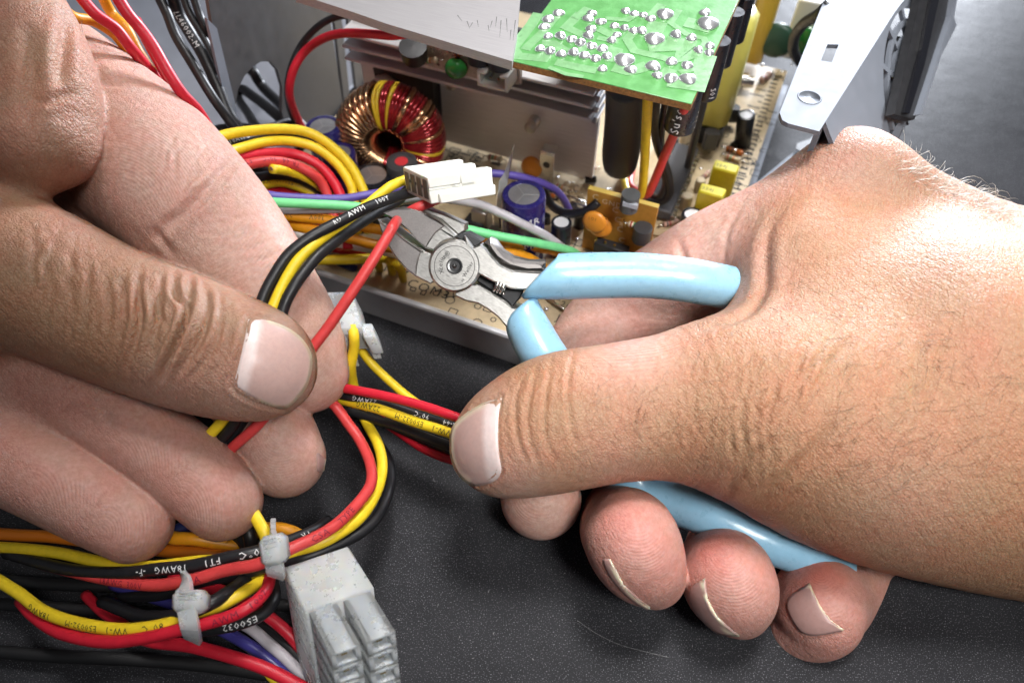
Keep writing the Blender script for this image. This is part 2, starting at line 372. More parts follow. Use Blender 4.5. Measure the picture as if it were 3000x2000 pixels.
        for k in range(0, len(act), 60):
            a = act[k:k+60]; X = (cc[a][:, None]+oo[None]).reshape(-1, 3); d = s.sdf(X).reshape(len(a), B, B, B)
            for j, ai in enumerate(a):
                i3 = np.unravel_index(ai, nb); grid[i3[0]*B:(i3[0]+1)*B, i3[1]*B:(i3[1]+1)*B, i3[2]*B:(i3[2]+1)*B] = np.clip(d[j], -2, 2)
        g = openvdb.FloatGrid(2.0); g.copyFromArray(grid)
        pts, quads = g.convertToQuads(0.0); v = np.asarray(pts, float)*vox+lo+vox*.5; return v, np.asarray(quads)[:, ::-1]
    def displace(s, v, q):
        fn = np.cross(v[q[:, 2]]-v[q[:, 0]], v[q[:, 3]]-v[q[:, 1]]); N = np.zeros_like(v)
        for j in range(3): N[:, j] = sum(np.bincount(q[:, i], fn[:, j], len(v)) for i in range(4))
        N /= np.linalg.norm(N, axis=1)[:, None]+1e-9; g0 = s.grad(v[:500]); N *= np.sign((N[:500]*g0).sum()); dv = np.zeros(len(v))
        for X, wd, dp, pf, tp in s.creases:
            lo = X.min(0)-wd*4; hi = X.max(0)+wd*4; m = np.where(((v > lo) & (v < hi)).all(1))[0]
            if not len(m): continue
            q = v[m]; best = np.full(len(q), 1e3); bt = np.zeros(len(q)); n = len(X)-1
            for i in range(n):
                a, b = X[i], X[i+1]; ab = b-a; h = np.clip(((q-a)@ab)/(ab@ab+1e-9), 0, 1); e = np.linalg.norm(q-a-h[:, None]*ab, axis=1); k = e < best; best[k] = e[k]; bt[k] = (i+h[k])/n
            am = np.minimum(1, 4*bt*(1-bt)+.08) if tp else 1
            dv[m] += am*dp*(-np.exp(-(best/wd)**2)+pf*np.exp(-((best-2.1*wd)/wd)**2))
        return v+N*dv[:, None], N
def skinmat(name):
    m = bpy.data.materials.new(name); m.use_nodes = True; nt = m.node_tree; N = nt.nodes; Lk = nt.links; b = N['Principled BSDF']
    b.inputs['Subsurface Weight'].default_value = .55; b.inputs['Subsurface Scale'].default_value = 1.1*MM; b.inputs['Subsurface Radius'].default_value = (1, .35, .2)
    b.inputs['Roughness'].default_value = .5; b.inputs['Specular IOR Level'].default_value = .36
    tc = N.new('ShaderNodeTexCoord'); mp = N.new('ShaderNodeMapping'); mp.inputs['Scale'].default_value = (1000,)*3; Lk.new(tc.outputs['Object'], mp.inputs[0])
    at = N.new('ShaderNodeAttribute'); at.attribute_name = 'tint'
    def noise(s, d=4, r=.6):
        q = N.new('ShaderNodeTexNoise'); q.inputs['Scale'].default_value = s; q.inputs['Detail'].default_value = d; q.inputs['Roughness'].default_value = r; Lk.new(mp.outputs[0], q.inputs[0]); return q.outputs[0]
    def mr(x, a, b_, c, d):
        q = N.new('ShaderNodeMapRange'); q.inputs[1].default_value = a; q.inputs[2].default_value = b_; q.inputs[3].default_value = c; q.inputs[4].default_value = d; Lk.new(x, q.inputs[0]); return q.outputs[0]
    def mul(a, bb):
        q = N.new('ShaderNodeMix'); q.data_type = 'RGBA'; q.blend_type = 'MULTIPLY'; q.inputs[0].default_value = 1; Lk.new(a, q.inputs[6]); Lk.new(bb, q.inputs[7]); return q.outputs[2]
    c = at.outputs['Color']
    # blotches: redder and paler areas
    bl = N.new('ShaderNodeMix'); bl.data_type = 'RGBA'; Lk.new(mr(noise(.12, 3), .35, .65, 0, 1), bl.inputs[0]); bl.inputs[6].default_value = (1.04, .94, .915, 1); bl.inputs[7].default_value = (.98, 1.03, 1.01, 1)
    c = mul(c, bl.outputs[2])
    b2 = N.new('ShaderNodeMix'); b2.data_type = 'RGBA'; Lk.new(mr(noise(.9, 4, .7), .38, .62, 0, 1), b2.inputs[0]); b2.inputs[6].default_value = (.92, .865, .84, 1); b2.inputs[7].default_value = (1.07, 1.09, 1.10, 1)
    c = mul(c, b2.outputs[2])
    # skin cells
    dv = N.new('ShaderNodeVectorMath'); dv.operation = 'ADD'; nn = N.new('ShaderNodeTexNoise'); nn.inputs['Scale'].default_value = .8; Lk.new(mp.outputs[0], nn.inputs[0]); Lk.new(mp.outputs[0], dv.inputs[0]); Lk.new(nn.outputs[1], dv.inputs[1])
    vo = N.new('ShaderNodeTexVoronoi'); vo.feature = 'DISTANCE_TO_EDGE'; vo.inputs['Scale'].default_value = 1.5; Lk.new(dv.outputs[0], vo.inputs[0])
    cell = mr(vo.outputs[0], 0, .25, 0, 1)
    ca = N.new('ShaderNodeMix'); ca.data_type = 'RGBA'; Lk.new(cell, ca.inputs[0]); ca.inputs[6].default_value = (.93, .87, .84, 1); ca.inputs[7].default_value = (1.02, 1.02, 1.02, 1)
    rg = N.new('ShaderNodeAttribute'); rg.attribute_name = 'ridge'      # x: ridge phase, y: palm amount
    sp = N.new('ShaderNodeSeparateXYZ'); Lk.new(rg.outputs['Vector'], sp.inputs[0])
    cm = N.new('ShaderNodeMix'); cm.data_type = 'RGBA'; Lk.new(sp.outputs[1], cm.inputs[0]); Lk.new(ca.outputs[2], cm.inputs[6]); cm.inputs[7].default_value = (1, 1, 1, 1)
    c = mul(c, cm.outputs[2]); Lk.new(c, b.inputs['Base Color'])
    sn = N.new('ShaderNodeMath'); sn.operation = 'SINE'; Lk.new(sp.outputs[0], sn.inputs[0])
    pm = N.new('ShaderNodeMath'); pm.operation = 'MULTIPLY'; Lk.new(sn.outputs[0], pm.inputs[0]); Lk.new(sp.outputs[1], pm.inputs[1])
    def bump(h, dist, prev=None, st=1):
        q = N.new('ShaderNodeBump'); q.inputs['Distance'].default_value = dist*MM; q.inputs['Strength'].default_value = st; Lk.new(h, q.inputs['Height'])
        if prev: Lk.new(prev, q.inputs['Normal'])
        return q.outputs[0]
    inv = N.new('ShaderNodeMath'); inv.operation = 'SUBTRACT'; inv.inputs[0].default_value = 1; Lk.new(sp.outputs[1], inv.inputs[1])
    cl = N.new('ShaderNodeMath'); cl.operation = 'MULTIPLY'; Lk.new(cell, cl.inputs[0]); Lk.new(inv.outputs[0], cl.inputs[1])
    
    def dot(vec):
        q = N.new('ShaderNodeVectorMath'); q.operation = 'DOT_PRODUCT'; Lk.new(mp.outputs[0], q.inputs[0]); q.inputs[1].default_value = vec; return q.outputs['Value']
    ln = []
    for ang, su, sv in ((62, .22, 1.5), (128, .3, 1.7)):
        ca, sa = math.cos(math.radians(ang)), math.sin(math.radians(ang)); dd = RT*ca+UP*sa; pp = -RT*sa+UP*ca
        cb = N.new('ShaderNodeCombineXYZ'); Lk.new(dot(tuple(dd*su)), cb.inputs[0]); Lk.new(dot(tuple(pp*sv)), cb.inputs[1]); Lk.new(dot(tuple(FW*.5)), cb.inputs[2])
        q = N.new('ShaderNodeTexNoise'); q.inputs['Scale'].default_value = 1; q.inputs['Detail'].default_value = 3; Lk.new(cb.outputs[0], q.inputs[0]); ln.append(mr(q.outputs[0], .32, .52, 0, 1))
    l2 = N.new('ShaderNodeMath'); l2.operation = 'ADD'; Lk.new(ln[0], l2.inputs[0]); Lk.new(ln[1], l2.inputs[1]); l3 = N.new('ShaderNodeMath'); l3.operation = 'MULTIPLY'; Lk.new(l2.outputs[0], l3.inputs[0]); Lk.new(inv.outputs[0], l3.inputs[1])
    n0 = bump(l3.outputs[0], .058); n1 = bump(noise(.45, 4, .5), .25, n0); n2 = bump(cl.outputs[0], .06, n1); n3 = bump(pm.outputs[0], .018, n2); n4 = bump(noise(4, 3), .05, n3); Lk.new(n4, b.inputs['Normal'])
    Lk.new(mr(noise(1.5, 4), .3, .7, .42, .6), b.inputs['Roughness'])
    return m
skin = skinmat('skin')
PINK = (.45, .25, .21); PALE = (.53, .335, .285); TAN = (.28, .158, .095); TAN2 = (.40, .228, .137); ROSE = (.47, .255, .22); DEEP = (.34, .19, .15)
def build_hand(H, name, label, lo, hi, vox, blobs, pads, base):
    v, q = H.mesh(lo, hi, vox); v, N = H.displace(v, q)
    col = np.zeros((len(v), 3)); key = np.lexsort(tuple((v//16).T)); 
    for kk in np.array_split(key, 200): col[kk] = H.sdf(v[kk], True)[1]
    px, py, f = proj(v); facing = (N@(-FW)) > 0
    for bx, by, br, bc, st in blobs:
        wgt = np.exp(-((px-bx)**2+(py-by)**2)/br**2)*st*facing; col = col*(1-wgt[:, None])+np.array(bc)*wgt[:, None]
    ridge = np.zeros((len(v), 3))
    for (bx, by, cx, cy, r_, per) in pads:        # pad centre, ridge centre, radius px
        wgt = np.clip(1.6*np.exp(-((px-bx)**2+(py-by)**2)/r_**2)-.25, 0, 1)*facing
        m = wgt > ridge[:, 1]; C0, h0, _ = H.trace(cx, cy); dist = np.linalg.norm((v-C0[0])*np.array([1, .8, 1]), axis=1)
        ridge[m, 0] = dist[m]*2*math.pi/per+.8*np.sin(dist[m]*.7+px[m]*.01); ridge[m, 1] = wgt[m]
    th = T(name, label, 'hand', base)
    me = bpy.data.meshes.new(name); n = len(v); me.vertices.add(n); me.vertices.foreach_set('co', ((v-th.b)*MM).astype(np.float32).ravel())
    m = len(q); me.loops.add(m*4); me.loops.foreach_set('vertex_index', q.astype(np.int32).ravel()); me.polygons.add(m)
    me.polygons.foreach_set('loop_start', np.arange(0, m*4, 4, dtype=np.int32)); me.polygons.foreach_set('use_smooth', np.ones(m, bool)); me.update(calc_edges=True)
    a = me.attributes.new('tint', 'FLOAT_COLOR', 'POINT'); a.data.foreach_set('color', np.column_stack([col, np.ones(n)]).astype(np.float32).ravel())
    a = me.attributes.new('ridge', 'FLOAT_VECTOR', 'POINT'); a.data.foreach_set('vector', ridge.astype(np.float32).ravel())
    me.materials.append(skin); o = bpy.data.objects.new('skin_body', me); COL.objects.link(o); o.parent = th.o
    print(name, 'quads', m); return th
nailm = mat('nail', (.62, .40, .36), .40, spec=.4, sss=(.4, .6, (1, .5, .4)), attr=True, coat=.06, var=(1.2, .93, 1.05), bump=[(1.2, .03)])
def nail(H, th, outline, free, lunula=None, lift=.3, thick=.45, label=None, deg=2, c0=(.55, .37, .335), fw=14):
    """outline: closed px polygon; free: px polyline of the pale free edge; lunula: px polyline of the cuticle"""
    o = np.array(outline, float); c = o.mean(0); oc = catmull(np.vstack([o, o[:1]]), 4)[:-1]; rings = 9; pts = [c]
    for i in range(1, rings+1): pts += list(c+(oc-c)*(i/rings))
    pts = np.array(pts); nO = len(oc)
    X, h, t = H.trace(pts[:, 0], pts[:, 1]); u = (pts-c)/100
    A = np.column_stack([np.ones(len(u)), u[:, 0], u[:, 1]]+([u[:, 0]**2, u[:, 0]*u[:, 1], u[:, 1]**2] if deg == 2 else []))
    ok = h & (t < np.median(t[h])+6); co, *_ = np.linalg.lstsq(A[ok], t[ok], rcond=None); tf = A@co
    if ok.sum() > 5: tf = np.where(ok, .5*tf+.5*t, tf)
    Q = CAM+ray(pts[:, 0], pts[:, 1])*tf[:, None]
    f = [(0, 1+j, 1+(j+1) % nO) for j in range(nO)]+[(1+(i-1)*nO+j, 1+i*nO+j, 1+i*nO+(j+1) % nO, 1+(i-1)*nO+(j+1) % nO) for i in range(1, rings) for j in range(nO)]
    # normals
    nr = np.zeros_like(Q)
    for q in f:
        nn = np.cross(Q[q[1]]-Q[q[0]], Q[q[2]]-Q[q[0]]); 
        for i in q: nr[i] += nn
    nr /= np.linalg.norm(nr, axis=1)[:, None]+1e-9
    sg = np.sign((nr@-FW).sum()); nr *= sg
    rr = np.concatenate([[0]]+[[i/rings]*nO for i in range(1, rings+1)])
    top = Q+nr*(lift+(1-rr[:, None]**4)*.22); bot = Q-nr*thick
    nP = len(Q); bi = 1+(rings-1)*nO
    if sg < 0: f = [q[::-1] for q in f]
    F = f+[tuple(i+nP for i in q[::-1]) for q in f]+[((bi+j, bi+nP+j, bi+nP+(j+1) % nO, bi+(j+1) % nO) if sg > 0 else (bi+(j+1) % nO, bi+nP+(j+1) % nO, bi+nP+j, bi+j)) for j in range(nO)]
    def dist(poly): 
        p = catmull(np.array(poly, float), 4); return np.min(np.linalg.norm(pts[:, None]-p[None], axis=2), 1)
    col = np.tile(np.array(c0), (nP, 1)); w1 = np.clip((fw-dist(free))/(fw*.4), 0, 1)[:, None]; col = col*(1-w1)+np.array((.70, .62, .45))*w1
    if lunula: w2 = np.clip((48-dist(lunula))/16, 0, 1)[:, None]*.8; col = col*(1-w2)+np.array((.78, .66, .64))*w2
    p = part('fingernail', (np.vstack([top, bot]), F), nailm, th, smooth=True, label=label); me = p.data
    a = me.attributes.new('tint', 'FLOAT_COLOR', 'POINT'); cc = np.vstack([col, col]); a.data.foreach_set('color', np.column_stack([cc, np.ones(len(cc))]).astype(np.float32).ravel())
    return p
def hairs(H, th, spec, n, L, rad=.035, name='arm_hair', col=(.10, .06, .03)):
    """spec: px quad corners where hairs root and px direction"""
    V = []; 
    (x0, y0), (x1, y1), wdt, (dx, dy) = spec; k = n; t = rng.rand(k); px = x0+(x1-x0)*t+rng.uniform(-wdt, wdt, k)*.5; py = y0+(y1-y0)*t+rng.uniform(-wdt, wdt, k)*.5
    X, h, _ = H.trace(px, py); X = X[h]; G = H.grad(X); dr = RT*dx-UP*dy; dr = dr/np.linalg.norm(dr); out = []
    for x, g in zip(X, G):
        d = dr+rng.normal(0, .35, 3); d = d-g*(d@g); d /= np.linalg.norm(d)+1e-9; l = L*rng.uniform(.5, 1.3); cv = rng.uniform(-.5, .5); sd = np.cross(g, d); lf = rng.uniform(.05, .35)
        c = [x+d*l*u+g*l*lf*math.sin(u*2.6)+sd*l*cv*u*u-g*.1*(u == 0) for u in (0, .25, .5, .75, 1)]; out.append(tube(np.array(c), np.array([1, .9, .75, .5, .15])*rad, 3))
    if out: part(name, merge(*out), mat('hair_'+name, col, .35, spec=.6), th, kind='stuff', smooth=True)
# ---- right hand
RH = Hand([
 dict(p=[(3400, 1230, 168, 520), (3080, 1170, 163, 480), (2760, 1110, 160, 415)], c=TAN2, body=True),
 dict(p=[(3300, 1060, 180, 330), (2930, 845, 177, 225), (2700, 665, 175, 155), (2500, 530, 172, 136)], c=TAN, body=True),
 dict(p=[(3200, 1350, 165, 400), (2850, 1340, 160, 372), (2520, 1280, 154, 350), (2300, 1210, 150, 268)], c=TAN2, body=True),
 dict(p=[(2640, 900, 170, 260), (2450, 880, 165, 205), (2335, 800, 166, 130)], c=TAN2, body=True),
 dict(p=[(2440, 640, 172, 120), (2345, 750, 165, 128), (2330, 870, 162, 134), (2410, 990, 160, 180)], c=TAN2, body=True),
 # thumb
 dict(p=[(2330, 1200, 152, 268), (2120, 1180, 150, 236), (1960, 1190, 149, 213), (1800, 1208, 148, 203), (1640, 1236, 147, 203), (1530, 1275, 147, 180), (1470, 1302, 148, 150), (1425, 1312, 149.5, 100)], c=TAN2, k=(12, 3)),
 # index
 dict(p=[(2490, 560, 174, 140), (2330, 640, 176, 136), (2120, 745, 180, 146), (1960, 850, 184, 148), (1790, 950, 184, 132), (1690, 1080, 178, 118), (1615, 1260, 170, 112), (1580, 1400, 164, 116), (1585, 1460, 161, 118)], c=PALE, k=(9, .6)),
 # middle, ring, little
 dict(p=[(2450, 900, 198, 150), (2040, 1120, 204, 140), (1870, 1400, 194, 112), (1815, 1520, 170, 112), (1845, 1572, 148, 138), (1876, 1632, 146, 130), (1915, 1686, 148, 94)], c=ROSE, k=(9, .4)),
 dict(p=[(2600, 1000, 190, 150), (2350, 1200, 190, 140), (2200, 1480, 178, 130), (2120, 1640, 160, 120), (2130, 1690, 150, 135), (2148, 1728, 149, 128), (2168, 1776, 151, 90)], c=ROSE, k=(9, .4)),
 dict(p=[(2800, 1200, 188, 140), (2700, 1400, 186, 130), (2560, 1600, 176, 125), (2440, 1730, 164, 128), (2398, 1768, 155, 134), (2395, 1808, 154, 118), (2330, 1850, 157, 90)], c=ROSE, k=(9, .4)),
])
# ---- left hand
LH = Hand([
 dict(p=[(-500, 300, 175, 300), (-260, 330, 178, 200)], c=PINK, body=True),
 dict(p=[(-500, 820, 156, 360), (-260, 800, 156, 250)], c=TAN, body=True),
 dict(p=[(-200, -200, 158, 200), (-20, -40, 152, 150), (80, 110, 149, 146), (128, 260, 147, 150), (125, 405, 146, 155)], c=(.36, .20, .145), body=False, k=(4, .5)),
 dict(p=[(-150, 120, 150, 140), (-60, 260, 148, 120), (-40, 420, 148, 130)], c=TAN, body=False, k=(4, .5)),
 # index
 dict(p=[(-80, 20, 176, 190), (70, 175, 175, 195), (235, 318, 173, 212), (405, 465, 169, 224), (545, 592, 165, 208), (660, 715, 163, 188), (770, 862, 162, 166), (852, 990, 163, 150), (903, 1092, 164, 118)], c=PALE, k=(3, .4)),
 # middle behind
 dict(p=[(-60, 520, 176, 120), (120, 590, 176, 126), (300, 690, 176, 128), (470, 840, 174, 126), (660, 1060, 168, 122), (790, 1250, 162, 120), (836, 1340, 160, 116)], c=PALE, k=(8, .4)),
 # ring
 dict(p=[(-80, 1010, 156, 120), (110, 1090, 156, 124), (290, 1190, 155, 127), (440, 1290, 153, 127), (570, 1390, 151, 124), (652, 1468, 150, 114)], c=PINK, k=(8, .4)),
 # little
 dict(p=[(-180, 1230, 150, 130), (0, 1330, 150, 128), (140, 1398, 149, 126), (280, 1472, 148, 122), (392, 1536, 147, 111)], c=PINK, k=(8, .4)),
 # thumb
 dict(p=[(-80, 790, 146, 262), (100, 820, 146, 222), (300, 908, 146, 204), (490, 982, 146, 200), (640, 1034, 145, 190), (745, 1064, 145, 170), (790, 1082, 146, 136)], c=TAN, k=(5, .4)),
])
# creases, right hand (px)
for p in ([(1575, 1060), (1560, 1130), (1545, 1210), (1555, 1300), (1590, 1380)], [(1620, 1030), (1608, 1100), (1595, 1200), (1600, 1290), (1640, 1370)], [(1690, 1012), (1668, 1080), (1665, 1180), (1680, 1280), (1700, 1330)],
          [(1530, 1110), (1512, 1160), (1508, 1230), (1520, 1300), (1545, 1350)]): RH.crease(p, .45, .38, .4)
RH.crease([(2040, 965), (2120, 945), (2190, 915), (2235, 850), (2240, 760), (2250, 680), (2290, 600)], 1.4, .9, .3)
RH.crease([(2200, 1470), (2270, 1430), (2340, 1370), (2400, 1300), (2450, 1230)], 1.3, .9, .5)
RH.crease([(2240, 1480), (2330, 1440), (2420, 1350), (2470, 1280)], 1.0, .6, .4)
RH.crease([(2120, 1455), (2150, 1400), (2200, 1340), (2240, 1300)], .9, .4, .4)
RH.crease([(1985, 700), (2010, 770), (2060, 850)], .9, .5, .4); RH.crease([(2180, 590), (2130, 680), (2120, 800)], .8, .3, .3)
RH.fan([(1760, 1020), (1745, 1150), (1770, 1300), (1830, 1400)], [(2080, 975), (2050, 1150), (2060, 1300), (2110, 1420)], 15, .5, 0.133, .3, 10)
RH.fan([(2230, 950), (2150, 1100), (2130, 1300), (2180, 1440)], [(2620, 800), (2520, 1000), (2420, 1200), (2360, 1500)], 26, .6, 0.204, .4, 14)
RH.fan([(2640, 800), (2560, 1000), (2500, 1200), (2500, 1500)], [(2960, 800), (2900, 1000), (2850, 1200), (2800, 1500)], 15, .7, 0.133, .4, 16)
RH.fan([(2330, 480), (2400, 520), (2480, 530), (2560, 500)], [(2260, 600), (2360, 640), (2480, 650), (2620, 620)], 9, .5, 0.133, .3, 8)
# creases, left hand
LH.crease([(690, 445), (640, 520), (560, 600), (500, 650), (445, 690)], 1.1, 1.0, .45)
LH.crease([(700, 470), (650, 540), (590, 600), (540, 640)], .5, .3, .4)
LH.crease([(200, 40), (190, 120), (180, 200), (170, 260)], 1.2, .9, .4); LH.crease([(280, 180), (310, 240), (370, 250)], .8, .4, .4); LH.crease([(80, 60), (90, 200), (85, 400)], 1.5, .9, .2)
LH.crease([(95, 290), (140, 300), (180, 280), (250, 270)], .8, .4, .4); LH.crease([(520, 760), (470, 700), (440, 680)], 1., .6, .4)
LH.fan([(300, 300), (340, 420), (310, 560), (280, 640)], [(560, 330), (600, 430), (560, 560), (470, 660)], 11, .45, 0.188, .3, 14)
LH.fan([(560, 650), (640, 640), (720, 620), (790, 620)], [(620, 760), (700, 770), (790, 760), (860, 740)], 7, .4, 0.145, .3, 8)
for p, dp in (([(410, 785), (405, 850), (410, 940), (390, 1020), (370, 1090)], .55), ([(512, 790), (510, 850), (540, 900), (535, 960), (500, 1040), (465, 1110)], .7), ([(560, 800), (555, 860), (550, 930), (520, 1000), (480, 1090), (455, 1130)], .8),
              ([(595, 830), (610, 880), (600, 960), (560, 1040), (505, 1110)], .45), ([(475, 800), (470, 860), (460, 950), (440, 1040)], .5), ([(640, 860), (645, 940), (620, 1030), (560, 1110)], .3), ([(440, 820), (455, 900), (500, 970)], .3), ([(670, 880), (668, 960), (645, 1050), (600, 1120)], .22)):
    LH.crease(p, .6, dp*1.5, .7)
LH.fan([(80, 560), (90, 700), (80, 850), (60, 1000)], [(380, 760), (370, 860), (360, 960), (330, 1090)], 23, .6, 0.289, .4, 10)
LH.fan([(350, 770), (345, 850), (350, 950), (320, 1060)], [(700, 880), (690, 960), (660, 1060), (600, 1150)], 18, .35, 0.202, .3, 8)
LH.crease([(190, 1180), (250, 1170), (310, 1210), (330, 1260)], .9, .4, .4); LH.crease([(330, 1130), (400, 1190), (420, 1270)], .6, .3, .4)
RN = [(1471, 1167), (1461, 1210), (1458, 1268), (1461, 1332), (1468, 1383), (1440, 1412), (1385, 1421), (1347, 1395), (1324, 1351), (1318, 1300), (1324, 1255), (1350, 1223), (1385, 1198), (1423, 1179)]
LN = [(727, 936), (719, 983), (710, 1025), (698, 1076), (687, 1127), (706, 1146), (766, 1178), (834, 1195), (872, 1166), (902, 1123), (914, 1059), (897, 1008), (851, 966), (787, 940)]
RH.crease(RN[:6]+[(1385, 1430)], .4, .25, .8, False); RH.crease([(1471, 1160), (1423, 1172), (1385, 1190)], .5, .3, .8, False)
LH.crease([(787, 930), (727, 928), (712, 983), (703, 1025), (690, 1076), (678, 1127), (700, 1155), (766, 1188), (834, 1203)], .4, .28, .8, False)
rh = build_hand(RH, 'hand', 'right hand squeezing the blue handles of the cutters, dark hairs on its back', (-30, 5, -12), (150, 190, 105), .5,
    [(2880, 1000, 110, (.42, .2, .14), .4), (2550, 1380, 60, (.38, .2, .12), .35), (2700, 1150, 50, (.36, .19, .11), .3), (2350, 1080, 50, (.38, .2, .12), .3), (2150, 700, 140, PALE, .5), (2050, 780, 120, PINK, .3), (1850, 980, 150, PINK, .9), (2230, 800, 120, PALE, .5), (2080, 1440, 90, ROSE, .35), (1500, 1430, 120, PALE, .7), (1340, 1290, 80, PALE, .8), (1430, 1150, 70, PALE, .5), (1800, 1380, 140, PALE, .4), (2650, 1500, 200, PALE, .3), (2480, 470, 80, ROSE, .35),
     (1850, 1540, 90, (.66, .24, .22), .4), (2100, 1620, 80, (.62, .2, .18), .5), (2400, 1680, 80, (.55, .12, .09), .6), (2750, 720, 200, TAN, .5)],
    [(1590, 1480, 1590, 1380, 130, .55), (1930, 1600, 1860, 1500, 120, .5), (2180, 1700, 2130, 1610, 120, .5), (2440, 1740, 2400, 1680, 100, .5), (2060, 720, 2200, 900, 150, .55), (1850, 1000, 1700, 800, 160, .6)], (65, 110, 0))
nail(RH, rh, RN, RN[6:]+RN[:1], RN[:5], .15)
def sidenail(H, th, A, B):
    A = catmull(np.array(A, float), 4); B = catmull(np.array(B, float), 4); o = [tuple(q) for q in A[::3]]+[tuple(q) for q in B[::-3]]; nail(H, th, o, [tuple(q) for q in A[::3]], None, .22, .3, deg=2, c0=(.36, .22, .20), fw=5.5)
sidenail(RH, rh, [(1790, 1638), (1812, 1689), (1850, 1740), (1904, 1780)], [(1766, 1627), (1776, 1663), (1799, 1701), (1842, 1748), (1890, 1780)])
sidenail(RH, rh, [(2067, 1692), (2061, 1721), (2093, 1791), (2137, 1848), (2176, 1864)], [(2036, 1708), (2019, 1740), (2029, 1778), (2066, 1825), (2110, 1856)])
sidenail(RH, rh, [(2373, 1708), (2393, 1753), (2424, 1804), (2469, 1842)], [(2335, 1727), (2306, 1759), (2312, 1797), (2337, 1838), (2373, 1860), (2450, 1850)])
hairs(RH, rh, ((2620, 470), (2950, 640), 60, (1, -.3)), 160, 6.5, .045, 'pale_hair', (.5, .42, .33))
hairs(RH, rh, ((1760, 1120), (2250, 1330), 180, (-.4, .8)), 70, 5, .028, 'dark_hair')
hairs(RH, rh, ((2250, 1000), (2950, 1250), 500, (-.6, .3)), 160, 5.5, .035, 'dark_hair')
hairs(RH, rh, ((1880, 745), (2150, 600), 30, (-.9, -.5)), 12, 4.5, .03, 'pale_hair', (.35, .28, .2))
lh = build_hand(LH, 'hand', 'left hand pinching the red, yellow and black wires between its thumb and forefinger', (-150, 20, 0), (-5, 175, 125), .5,
    [(60, 1150, 160, DEEP, .5), (200, 620, 120, ROSE, .4), (420, 1180, 120, ROSE, .3), (300, 1500, 120, ROSE, .4), (560, 600, 70, ROSE, .35), (700, 1180, 140, PALE, .6), (500, 1150, 110, PALE, .4), (900, 1130, 95, PALE, .8), (850, 940, 50, PALE, .5), (600, 700, 200, PALE, .4), (150, 520, 120, TAN, .5), (120, 200, 150, TAN2, .5), (60, 700, 150, TAN, .6)],
    [(900, 1080, 780, 900, 150, .55), (850, 1340, 830, 1250, 110, .5), (640, 1460, 520, 1500, 130, .55), (390, 1530, 300, 1560, 120, .55), (200, 1380, 80, 1500, 130, .6), (760, 800, 560, 560, 190, .7), (450, 1290, 300, 1400, 120, .6), (450, 480, 200, 700, 150, .5)], (-80, 90, 0))
nail(LH, lh, LN, [(766, 1182), (834, 1198), (875, 1168), (904, 1123), (916, 1059), (899, 1006), (851, 962), (787, 936)], LN[:5], .15)
sidenail(LH, lh, [(953, 1345), (948, 1368), (944, 1390)], [(930, 1315), (928, 1340), (930, 1380)])
hairs(LH, lh, ((230, 80), (420, 220), 20, (.5, -.7)), 10, 5, .025, 'dark_hair')
# ------------------------------------------------------------------ pliers (in a plane facing the viewer, 160 mm away)
def X2(pts, ox=900, oy=500, k=2.351): return [(ox+a/k, oy+b/k) for a, b in pts]
PD = 156.0; TH = 8.5
pb = D(1480, 900, 170.0)
pl = T('cutters', 'diagonal wire cutters with pale blue dipped handles, jaws open round the red wire', 'cutters', pb)
fwd = FW*1.0+UP*(25/13.4)/TH*1.0+RT*(7/13.4)/TH
def slab(px, d0, d1, m, name, parent=None, smooth_n=0, bev=.35):
    p = np.array(px, float)
    if smooth_n: p = catmull(np.vstack([p, p[:1]]), smooth_n)[:-1]
    q = D(p[:, 0], p[:, 1], PD)+fwd*d0*1.0; c = q.mean(0); 
    n = len(q); e = np.roll(q, -1, 0)-np.roll(q, 1, 0); nin = np.cross(FW, e); nin /= np.linalg.norm(nin, axis=1)[:, None]+1e-9
    x, y = p[:, 0], p[:, 1]; ar = np.sum(x*np.roll(y, -1)-np.roll(x, -1)*y)
    if ar < 0: nin = -nin
    # test direction: inward should point to the polygon's inside
    q0 = q-nin*0; inn = q+nin*bev*(1 if True else -1)
    v = np.vstack([inn, q+fwd*bev, q+fwd*(d1-d0)]); f = [tuple(range(n))[::-1]]+[(i, (i+1) % n, n+(i+1) % n, n+i) for i in range(n)]+[(n+i, n+(i+1) % n, 2*n+(i+1) % n, 2*n+i) for i in range(n)]+[tuple(range(2*n, 3*n))]
    return part(name, (v, f), m, pl, parent, auto=35)
def arc(cx, cy, r, a0, a1, n=14): return [(cx+r*math.cos(math.radians(a0+(a1-a0)*i/n)), cy+r*math.sin(math.radians(a0+(a1-a0)*i/n))) for i in range(n+1)]
cx, cy = 1332, 779
# front half: lower jaw + upper handle.   back half: upper jaw + lower handle (steps behind the disc)
uj = X2([(512, 292), (600, 258), (700, 262), (800, 290), (910, 350), (960, 395), (1020, 448), (1012, 470)])+arc(cx, cy, 78, -90, -125, 6)+X2([(866, 556), (850, 548), (806, 540), (760, 500), (690, 420), (600, 345)])
lj = X2([(490, 335), (600, 412), (690, 480), (812, 562), (845, 574), (862, 560)])+arc(cx, cy, 62, -150, -210, 8)+X2([(872, 768), (842, 785), (745, 735), (680, 688), (600, 598), (540, 500), (500, 410)])
up = slab(uj, 1.2, TH, steel, 'upper_jaw'); lo_ = slab(lj, 0.6, TH, steel, 'lower_jaw')
slab(X2([(516, 294), (600, 262), (700, 267), (800, 296), (905, 354), (940, 385), (880, 432), (846, 480), (812, 534), (760, 494), (690, 414), (600, 340)]), .75, 1.9, dsteel, 'ground_bevel', up, bev=.3)
slab(X2([(494, 342), (600, 420), (690, 488), (784, 556), (768, 600), (754, 660), (748, 728), (682, 682), (604, 594), (545, 497), (504, 410)]), .2, 1.4, dsteel, 'ground_bevel', lo_, bev=.3)
